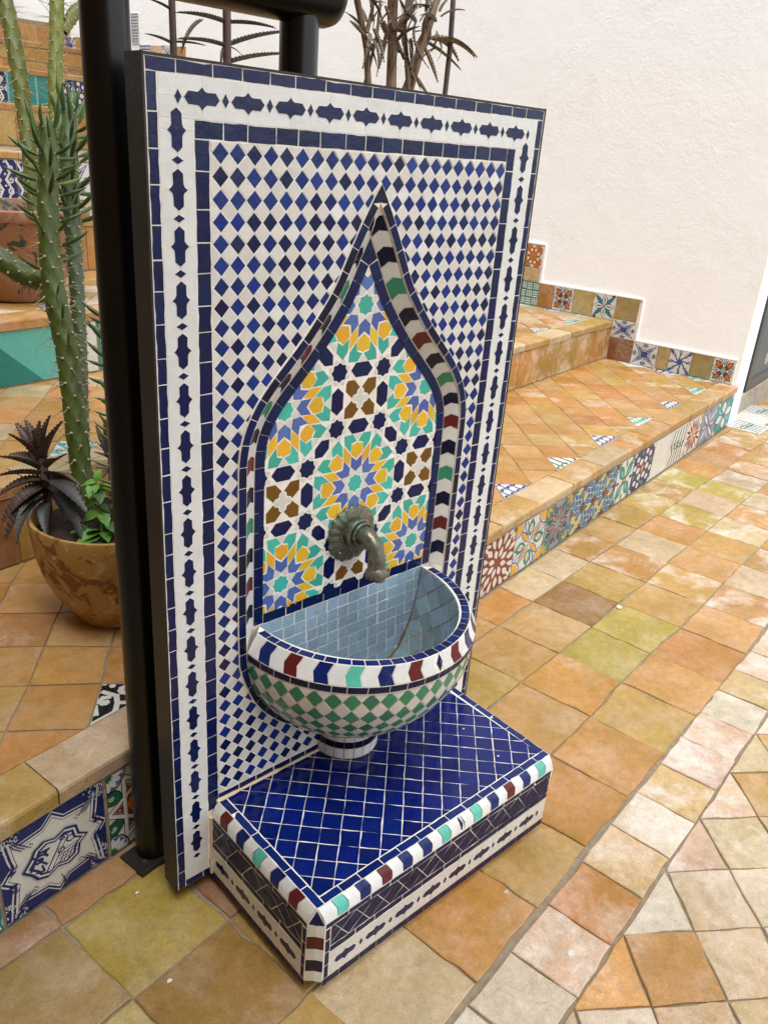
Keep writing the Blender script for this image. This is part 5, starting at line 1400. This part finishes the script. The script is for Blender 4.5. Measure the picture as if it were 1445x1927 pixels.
c3 = empty('leafy_cactus', at(140, 330, DPT+.12)); tag(c3, 'grey green leafy cactus just behind the tip of the tall spiny one', 'cactus')
stem(c3, [at(158, 900, DPT+.09), at(150, 640, DPT+.10), at(136, 420, DPT+.12), at(131, 330, DPT+.12), at(129, 260, DPT+.12), at(128, 192, DPT+.12)], [0.0156, 0.0172, 0.0203, 0.0234, 0.0234, 0.0172], CACG, 'stem', pitch=.05, NC=5, leaves=lambda f: 0 if f < .68 else .85, spines=(0, 0))
# --- far pot and its two yellow green columns
P2C = ST(1.02, 2.02, .735)
p2 = empty('round_pot', P2C); tag(p2, 'large weathered terracotta pot with peeling green paint on the upper step behind the cactus', 'pot')
MB().lathe(P2C, [(0, .001), (.15, .001), (.16, .012), (.20, .10), (.235, .20), (.262, .285), (.268, .30), (.284, .302), (.290, .315), (.288, .338), (.278, .344), (.262, .342), (.255, .325), (.245, .30), (0, .30)], 72, wob=lambda a, z: .004*math.sin(3*a)).build('bowl', POT2, p2, smooth=40)
gm = MB()
for k in range(420):
    a, r_ = random.uniform(0, 6.28), .25*math.sqrt(random.random()); c0 = P2C+Vector((math.cos(a)*r_, math.sin(a)*r_, .302+random.uniform(0, .010))); s_ = random.uniform(.006, .014)
    pts = [c0+Vector((random.uniform(-1, 1), random.uniform(-1, 1), random.uniform(-.5, .7)))*s_ for _ in range(4)]
    gm.add(pts, [(0, 2, 1), (0, 1, 3), (1, 2, 3), (0, 3, 2)])
tag(gm.build('gravel', plain('pebbles', (.26, .20, .16), .8, 0, 25, .3, .3), p2), kind='stuff')
D2 = (P2C+Vector((0, 0, .3))-CAM).dot(CF)
c4 = empty('column_cactus', at(60, 395, D2)); tag(c4, 'yellow green cactus column at the left edge, leaning left out of the terracotta pot', 'cactus', 'cactus columns in the terracotta pot')
stem(c4, [at(66, 420, D2), at(60, 340, D2-.02), at(50, 240, D2-.03), at(38, 150, D2-.04), at(22, 60, D2-.05), at(2, -30, D2-.05), at(-10, -90, D2-.05)], [0.0224, 0.0264, 0.029, 0.0304, 0.0304, 0.0304, 0.0264], CACY, 'stem', pitch=.075, NC=5, spines=(0, 1), ns=(1, 3), slen=(.03, .09))
c5 = empty('column_cactus', at(120, 395, D2)); tag(c5, 'upright yellow green cactus column with long straw spines, right of its leaning twin', 'cactus', 'cactus columns in the terracotta pot')
stem(c5, [at(134, 420, D2-.03), at(124, 340, D2-.04), at(108, 250, D2-.05), at(104, 160, D2-.05), at(106, 70, D2-.05), at(108, -30, D2-.05), at(110, -90, D2-.05)], [0.0198, 0.0224, 0.0251, 0.0264, 0.0264, 0.0264, 0.0238], CACY, 'stem', pitch=.075, NC=5, spines=(0, 1), ns=(2, 4), slen=(.04, .115))
stem(c5, [at(118, 60, D2-.03), at(140, 24, D2), at(165, 8, D2+.02), at(200, -20, D2+.03)], [0.0182, 0.0238, 0.0252, 0.021], CACY, 'branch', pitch=.075, NC=5, spines=(0, .1))
# --- serrated kalanchoe leaves
def kalm(name, a, b, c_):
    n = N(name); w_ = n.t.nodes.new('ShaderNodeTexWave'); w_.inputs['Scale'].default_value = 40; w_.inputs['Distortion'].default_value = 9; w_.inputs['Detail'].default_value = 3
    tc = n.t.nodes.new('ShaderNodeTexCoord'); mp = n.t.nodes.new('ShaderNodeMapping'); mp.inputs['Scale'].default_value = (1, 1, 1); n.L(tc.outputs['Object'], mp.inputs[0]); n.L(mp.outputs[0], w_.inputs['Vector']); w_.inputs['Scale'].default_value = 4.5
    c = n.mix(n.mr(w_.outputs['Fac'], .35, .6), a, b); c = n.mix(n.mr(n.noise(30, 3), .55, .75, 0, .6), c, c_)
    c = n.hsv(c, .5, 1, n.mr(n.oi.outputs['Random'], 0, 1, .7, 1.25)); n.L(c, n.b.inputs['Base Color']); n.b.inputs['Roughness'].default_value = .5; n.bump(n.noise(120, 3), .25, .001); return n.m
KA = kalm('mottled_succulent', (.13, .075, .055), (.045, .028, .026), (.085, .09, .04)); KB = kalm('slate_succulent', (.06, .055, .05), (.035, .038, .038), (.05, .07, .05))
KD = kalm('dry_succulent', (.20, .14, .085), (.10, .065, .04), (.12, .11, .06))
def kleaf(droop=.25, wd=.075, teeth=13):
    mb = MB(); V = []; F = []; n = teeth*2
    for k in range(n+1):
        f = k/n; w_ = wd*(.35+.65*math.sin(math.pi*min(1, f*.75+.22)))*(1-f**4)**.7+.002; z = .10*f-droop*f*f
        tt = (.020 if k % 2 else 0)*(1 if .05 < f < .97 else 0)
        for y, dz_ in ((-w_-tt, w_*.55+tt*.6), (-w_*.5, w_*.12), (0, 0), (w_*.5, w_*.12), (w_+tt, w_*.55+tt*.6)): V.append((f, y, z+dz_))
        for y, dz_ in ((w_*.9, w_*.5-.010), (0, -.022*(1-f*.6)), (-w_*.9, w_*.5-.010)): V.append((f, y, z+dz_))
    for k in range(n):
        for c_ in range(8): F.append((k*8+c_, k*8+(c_+1) % 8, (k+1)*8+(c_+1) % 8, (k+1)*8+c_))
    F += [tuple(range(8))[::-1], tuple(range(n*8, n*8+8))]
    return mb.add(V, F)
def kmesh(nm, mt, **k): return mesh_of(kleaf(**k), nm, [mt], 35)
K1 = kmesh('serrated_leaf_a', KA, droop=.12); K2 = kmesh('serrated_leaf_b', KB, droop=.35, wd=.085); K3 = kmesh('serrated_leaf_c', KA, droop=.3); KD1 = kmesh('dry_leaf', KD, droop=.6, wd=.055); KD2 = kmesh('dry_leaf_b', KD, droop=.3, wd=.05); KG = kmesh('toothed_leaf_grey', kalm('grey_toothed', (.10, .105, .075), (.05, .05, .04), (.12, .09, .07)), droop=.1, wd=.05, teeth=17)
STK = plain('purple_stem', (.12, .075, .07), .6, 0, 30, .7); TANS = plain('tan_stem', (.24, .155, .085), .6, 0, 22, .6, .4, 80, .004)
# rosette at the left rim of the bowl pot
b0 = at(90, 1000, DPT-.03)
kp = empty('succulent', b0); tag(kp, 'dark purple brown succulent with toothed leaves at the left rim of the bowl pot', 'succulent')
pth = [at(96, 1010, DPT-.02), at(90, 950, DPT-.04), at(84, 890, DPT-.06), at(76, 862, DPT-.07)]
MB().tube(pth, [.010, .010, .011, .007], 10).build('stem', STK, kp, smooth=60)
def toward(b, px, py, dd): return at(px, py, dd)-b
KL = [((78, 868), (33, 800), K1, -.0), ((78, 868), (50, 795), K1, .0), ((78, 866), (74, 797), K1, -.03), ((80, 866), (91, 787), K1, -.02), ((82, 868), (113, 796), K1, -.02), ((78, 870), (22, 818), K1, -.04),
      ((80, 885), (5, 858), K1, -.05), ((80, 892), (0, 893), K1, -.04), ((82, 905), (-8, 922), K3, -.03), ((84, 885), (122, 855), K1, .02), ((84, 895), (148, 898), K3, -.02), ((86, 905), (150, 938), K2, -.06), ((88, 915), (158, 985), K2, -.05),
      ((82, 915), (0, 970), K3, -.05), ((84, 922), (2, 996), K3, -.06), ((86, 935), (18, 1000), K2, -.08), ((90, 945), (78, 1000), K2, -.06), ((80, 875), (20, 855), K1, .03), ((84, 880), (110, 862), K1, -.05), ((86, 920), (125, 965), K2, .0),
      ((80, 868), (62, 812), K1, -.05), ((80, 868), (98, 812), K1, -.06)]
for (ax_, ay_), (tx_, ty_), me_, dd in KL:
    a = at(ax_, ay_, DPT-.06); d = at(tx_, ty_, DPT-.06+dd)-a
    if me_ in (K2, K3): d = d+Vector((0, 0, .22 if me_ is K2 else .12))*d.length
    inst('leaf', me_, a, d, kp, random.uniform(-.5, .5), d.length*1.08, 1.75)
kq = empty('succulent', at(205, 905, DPT+.05)); tag(kq, 'small dark succulent between the cactus and the black post', 'succulent')
MB().tube([at(212, 960, DPT+.03), at(208, 880, DPT+.04), at(206, 850, DPT+.04)], [.006, .006, .004], 8).build('stem', STK, kq)
for tx_, ty_ in ((180, 800), (196, 792), (176, 850), (178, 880), (225, 800), (190, 905), (212, 790), (180, 830)):
    a = at(207, 862 if ty_ < 860 else 885, DPT+.04); d = at(tx_, ty_, DPT+.04)-a; inst('leaf', K1, a, d, kq, random.uniform(-.5, .5), d.length, 1.2)
# --- bright weed
HB = green('bright_leaf', (.06, .20, .015), (.12, .30, .03), .5, 50, .0); HD = green('mid_leaf', (.025, .10, .015), (.04, .14, .02), .5, 50, .0)
def ovate():
    mb = MB(); V = []; F = []; n = 8
    for k in range(n+1):
        f = k/n; w_ = .30*math.sin(math.pi*(f**.8))*(1+(.12 if k % 2 else -.05))+.004
        for y, z in ((-w_, .10*w_/.3-.0), (0, -.0), (w_, .10*w_/.3)): V.append((f, y, z-.25*f*f))
    for k in range(n):
        for c_ in range(2): F.append((k*3+c_, k*3+c_+1, (k+1)*3+c_+1, (k+1)*3+c_))
    m_ = len(V); V += [(x, y, z-.012) for x, y, z in V]; F += [tuple(i+m_ for i in q[::-1]) for q in list(F)]
    return mb.add(V, F)
OV1 = mesh_of(ovate(), 'ovate_leaf', [HB], 60); OV2 = mesh_of(ovate(), 'ovate_leaf_dark', [HD], 60)
hb_ = empty('weed', at(192, 1000, DPT-.07)); tag(hb_, 'small bright green weed sprouting from the soil of the ochre bowl pot', 'weed')
hd0 = DPT-.08
MB().tube([at(192, 1008, hd0), at(190, 970, hd0), at(184, 930, hd0), at(181, 900, hd0-.01)], [.0028, .0028, .0025, .0018], 8).build('stem', HB, hb_, smooth=60)
for (ax_, ay_), (tx_, ty_), me_, dd in [((182, 908), (154, 908), OV1, -.01), ((182, 905), (186, 893-10), OV1, 0), ((182, 908), (166, 930), OV1, -.03), ((184, 915), (216, 912), OV1, 0), ((183, 920), (190, 940), OV2, -.03), ((184, 940), (163, 950), OV1, .0), ((188, 965), (152, 975), OV1, -.01), ((188, 965), (204, 985), OV1, -.02), ((190, 950), (212, 965), OV2, .02), ((192, 1000), (164, 995), OV1, -.02), ((192, 1002), (205, 1012), OV1, -.03), ((192, 1004), (170, 1014), OV1, -.03),
        ((200, 985), (232, 1000), OV2, -.02), ((205, 950), (232, 960), OV2, 0), ((192, 1000), (150, 1012), OV1, -.03), ((165, 1000), (135, 996), OV1, -.02), ((165, 1000), (158, 985), OV1, 0), ((205, 1000), (222, 985), OV2, 0), ((208, 930), (230, 905), OV2, .0), ((190, 1004), (146, 1016), OV1, -.04), ((160, 1002), (172, 988), OV2, .02)]:
    a = at(ax_, ay_, hd0); d = at(tx_, ty_, hd0+dd)-a; inst('leaf', me_, a, d, hb_, random.uniform(-.4, .4), d.length*1.05, 1.1)
# --- plants behind the panel, in a trough on the first tread
def aty(px, py, y):
    d = CF+CR*((px-722.5)/FPX)-CU*((py-963.5)/FPX); return CAM+d*((y-CAM.y)/d.y)
YB = .62
tb = [aty(300, 60, YB), aty(880, 60, YB)]
tr_ = empty('planter_trough', (tb[0].x+.4, YB, .25)); tag(tr_, 'plain clay trough on the first step, hidden behind the mosaic panel', 'planter')
x0_, x1_ = tb[0].x-.02, tb[1].x+.04
MB().box(I, (x0_, YB-.10, .262), (x1_, YB+.10, .46)).build('trough_body', POT1, tr_)
def up_stem(px, r_, mt, name, parent, top=-60, zlo=.46):
    p = aty(px, 40, YB); q = Vector((p.x, p.y, zlo)); t_ = aty(px, top, YB)
    n = 8; P = [q.lerp(Vector((p.x, p.y, t_.z)), k/n)+Vector((random.uniform(-.003, .003), random.uniform(-.003, .003), 0)) for k in range(n+1)]
    return MB().tube(P, [r_*(1.1-.2*k/n) for k in range(n+1)], 10).build(name, mt, parent, smooth=60)
k1 = empty('kalanchoe', aty(325, 60, YB)-Vector((0, 0, .9))); tag(k1, 'purple stemmed plant with long saw-toothed leaves, left one of two showing above the panel', 'plant', 'purple stemmed plants above the panel')
up_stem(323, .0075, STK, 'stem', k1)
for a_, b_, me_ in (((325, 82), (272, 62), KG), ((326, 78), (388, 85), KG), ((322, 18), (276, -4), KG)):
    a = aty(*a_, YB); d = aty(*b_, YB-.02)-a; inst('leaf', me_, a, d, k1, 0, d.length, 1.15)
k2 = empty('kalanchoe', aty(424, 60, YB)-Vector((0, 0, .9))); tag(k2, 'purple stemmed plant with paired saw-toothed leaves, right one beside the short black post', 'plant', 'purple stemmed plants above the panel')
up_stem(424, .0095, STK, 'stem', k2)
for a_, b_, me_ in (((424, 41), (330, 22), KG), ((424, 41), (520, 52), KG), ((420, 84), (332, 72), KG), ((428, 84), (545, 58), KG), ((424, 118), (540, 100), KG), ((380, 36), (332, 80), KD2), ((422, 88), (410, 112), KD1), ((430, 88), (462, 92), KD1)):
    a = aty(*a_, YB); d = aty(*b_, YB-.02)-a; inst('leaf', me_, a, d, k2, 0, d.length, 1.15 if me_ is KG else 1.2)
k3 = empty('dry_plant', aty(740, 100, YB)-Vector((0, 0, .9))); tag(k3, 'clump of tan stems with drooping dried brown leaves above the top edge of the panel', 'plant')
for pts, r_ in (([(694, 190), (690, 95), (684, 60), (672, 0), (664, -50)], .008), ([(735, 190), (738, 80), (738, 20), (742, -60)], .0135), ([(752, 190), (782, 120), (800, 60), (818, 10), (838, -40)], .0085), ([(770, 190), (764, 100), (760, 40), (772, -30)], .006), ([(768, 190), (790, 110), (812, 40), (828, -20)], .006), ([(694, 130), (710, 60), (716, 0)], .0035), ([(742, 60), (764, 20), (790, -30)], .006), ([(690, 60), (700, 20), (704, -30)], .005), ([(760, 110), (742, 60), (725, 10)], .0035)):
    P = [aty(x, y, YB+random.uniform(-.01, .01)) for x, y in pts]
    if pts[0][1] == 190: P = [Vector((P[0].x, P[0].y, .46))]+P
    MB().tube(P, [r_*random.uniform(.85, 1.1) for _ in P], 9).build('stem', TANS, k3, smooth=60)
for a_, b_, me_ in (((812, 72), (868, 88), KD2), ((812, 72), (900, 78), KD2), ((806, 80), (868, 132), KG), ((800, 90), (826, 150), KD2), ((838, 70), (902, 90), KD2), ((700, 85), (728, 62), KD1), ((692, 100), (700, 150), KD1), ((720, 40), (745, 95), KD1), ((728, 60), (715, 120), KD1), ((765, 30), (750, 110), KD1), ((782, 40), (768, 120), KD1), ((800, 60), (775, 90), KD1), ((745, 90), (742, 130), KD1), ((690, 60), (648, 20), KG), ((690, 70), (655, 30), KD2), ((775, 130), (790, 158), KD1), ((775, 140), (800, 160), KD1), ((830, 30), (870, 5), KD2), ((828, 20), (850, -10), KG), ((820, 40), (790, 10), KD2), ((700, 20), (690, -30), KD2), ((742, 10), (716, -20), KD2), ((765, 60), (784, 20), KG), ((790, 40), (812, 5), KD2), ((700, 40), (722, 5), KG), ((690, 40), (672, 0), KD2), ((680, 55), (664, 12), KD1), ((760, 20), (748, -20), KD2), ((800, 20), (806, -20), KG), ((735, 110), (727, 150), KD1)):
    a = aty(*a_, YB-.01); d = aty(*b_, YB+random.uniform(-.05, .05))-a; inst('leaf', me_, a, d, k3, random.uniform(-1, 1), d.length, 1.15 if me_ is not KG else .9)
for k in range(44):                     # more dried leaves crowding the stems
    px = random.choice([690, 700, 740, 745, 768, 785, 805, 825]); py = random.uniform(-30, 95); a = aty(px+random.uniform(-5, 5), py, YB-.012)
    d = Vector((random.uniform(-1, 1), random.uniform(-.7, .3), random.uniform(-1.3, 1.1))).normalized()
    inst('leaf', random.choice([KD1, KD2, KD1, KG]), a, d, k3, random.uniform(-1.5, 1.5), random.uniform(.035, .075), random.uniform(1.0, 1.6))
sk_ = empty('plant_stake', aty(850, 60, YB)-Vector((0, 0, .9))); tag(sk_, 'thin straight purple grey stake beside the dry plant above the panel', 'stake')
up_stem(849, .0075, STK, 'stake_rod', sk_)
# --- small litter
random.seed(3)
WCH = plain('white_chip', (.75, .74, .70), .6)
def chip(px, py, r_, label, name, m_, z=.001, cat='debris', n=7):
    d = CF+CR*((px-722.5)/FPX)-CU*((py-963.5)/FPX); p = CAM+d*((z-CAM.z)/d.z)
    ring = [(p.x+r_*random.uniform(.6, 1.1)*math.cos(2*math.pi*k/n)*1.3, p.y+r_*random.uniform(.6, 1.1)*math.sin(2*math.pi*k/n)) for k in range(n)]
    o = MB().prism([(x, y, z) for x, y in ring], [(p.x+(x-p.x)*.8, p.y+(y-p.y)*.8, z+r_*.35) for x, y in ring]).build(name, m_); tag(o, label, cat); return o
chip(1164, 1143, .012, 'curled white paint flake lying on the floor right of the basin', 'paint_flake', WCH, .003)
chip(258, 1681, .0035, 'tiny white pebble on the floor below the pipe base plate', 'pebble', WCH, .001)
chip(319, 1847, .0045, 'small pale pebble on the brown floor tile left of the plinth corner', 'pebble', WCH, .001)
chip(1073, 1796, .008, 'flat white paint chip on the pinkish border tile at lower right', 'paint_chip', WCH, .002)
chip(952, 1680, .006, 'cream mortar crumb in the joint just right of the plinth', 'mortar_crumb', plain('crumb', (.5, .43, .34), .9), .001)
for px, py, r_, lb in ((937, 1423, .0028, 'tiny white pebble on the royal blue plinth top near its right corner'), (872, 1372, .0026, 'tiny white pebble on the royal blue plinth top below the basin right side'), (925, 1351, .003, 'tiny white pebble on the right blue edge of the plinth top')):
    chip(px, py, r_, lb, 'pebble', WCH, PZT+.0014)
lf = empty('fallen_leaf', aty(125, 1652, .14)); 
d = CF+CR*((125-722.5)/FPX)-CU*((1665-963.5)/FPX); p = CAM+d*((.012-CAM.z)/d.z); ORG[lf] = p; lf.location = p
tag(lf, 'dry brown leaf standing against the hand patterned riser tile', 'leaf')
inst('leaf_blade', mesh_of(ovate(), 'dry_blade', [plain('dry_leaf_brown', (.16, .09, .035), .7)], 60), p, (-.05, .12, .9), lf, 1.2, .035, .6)
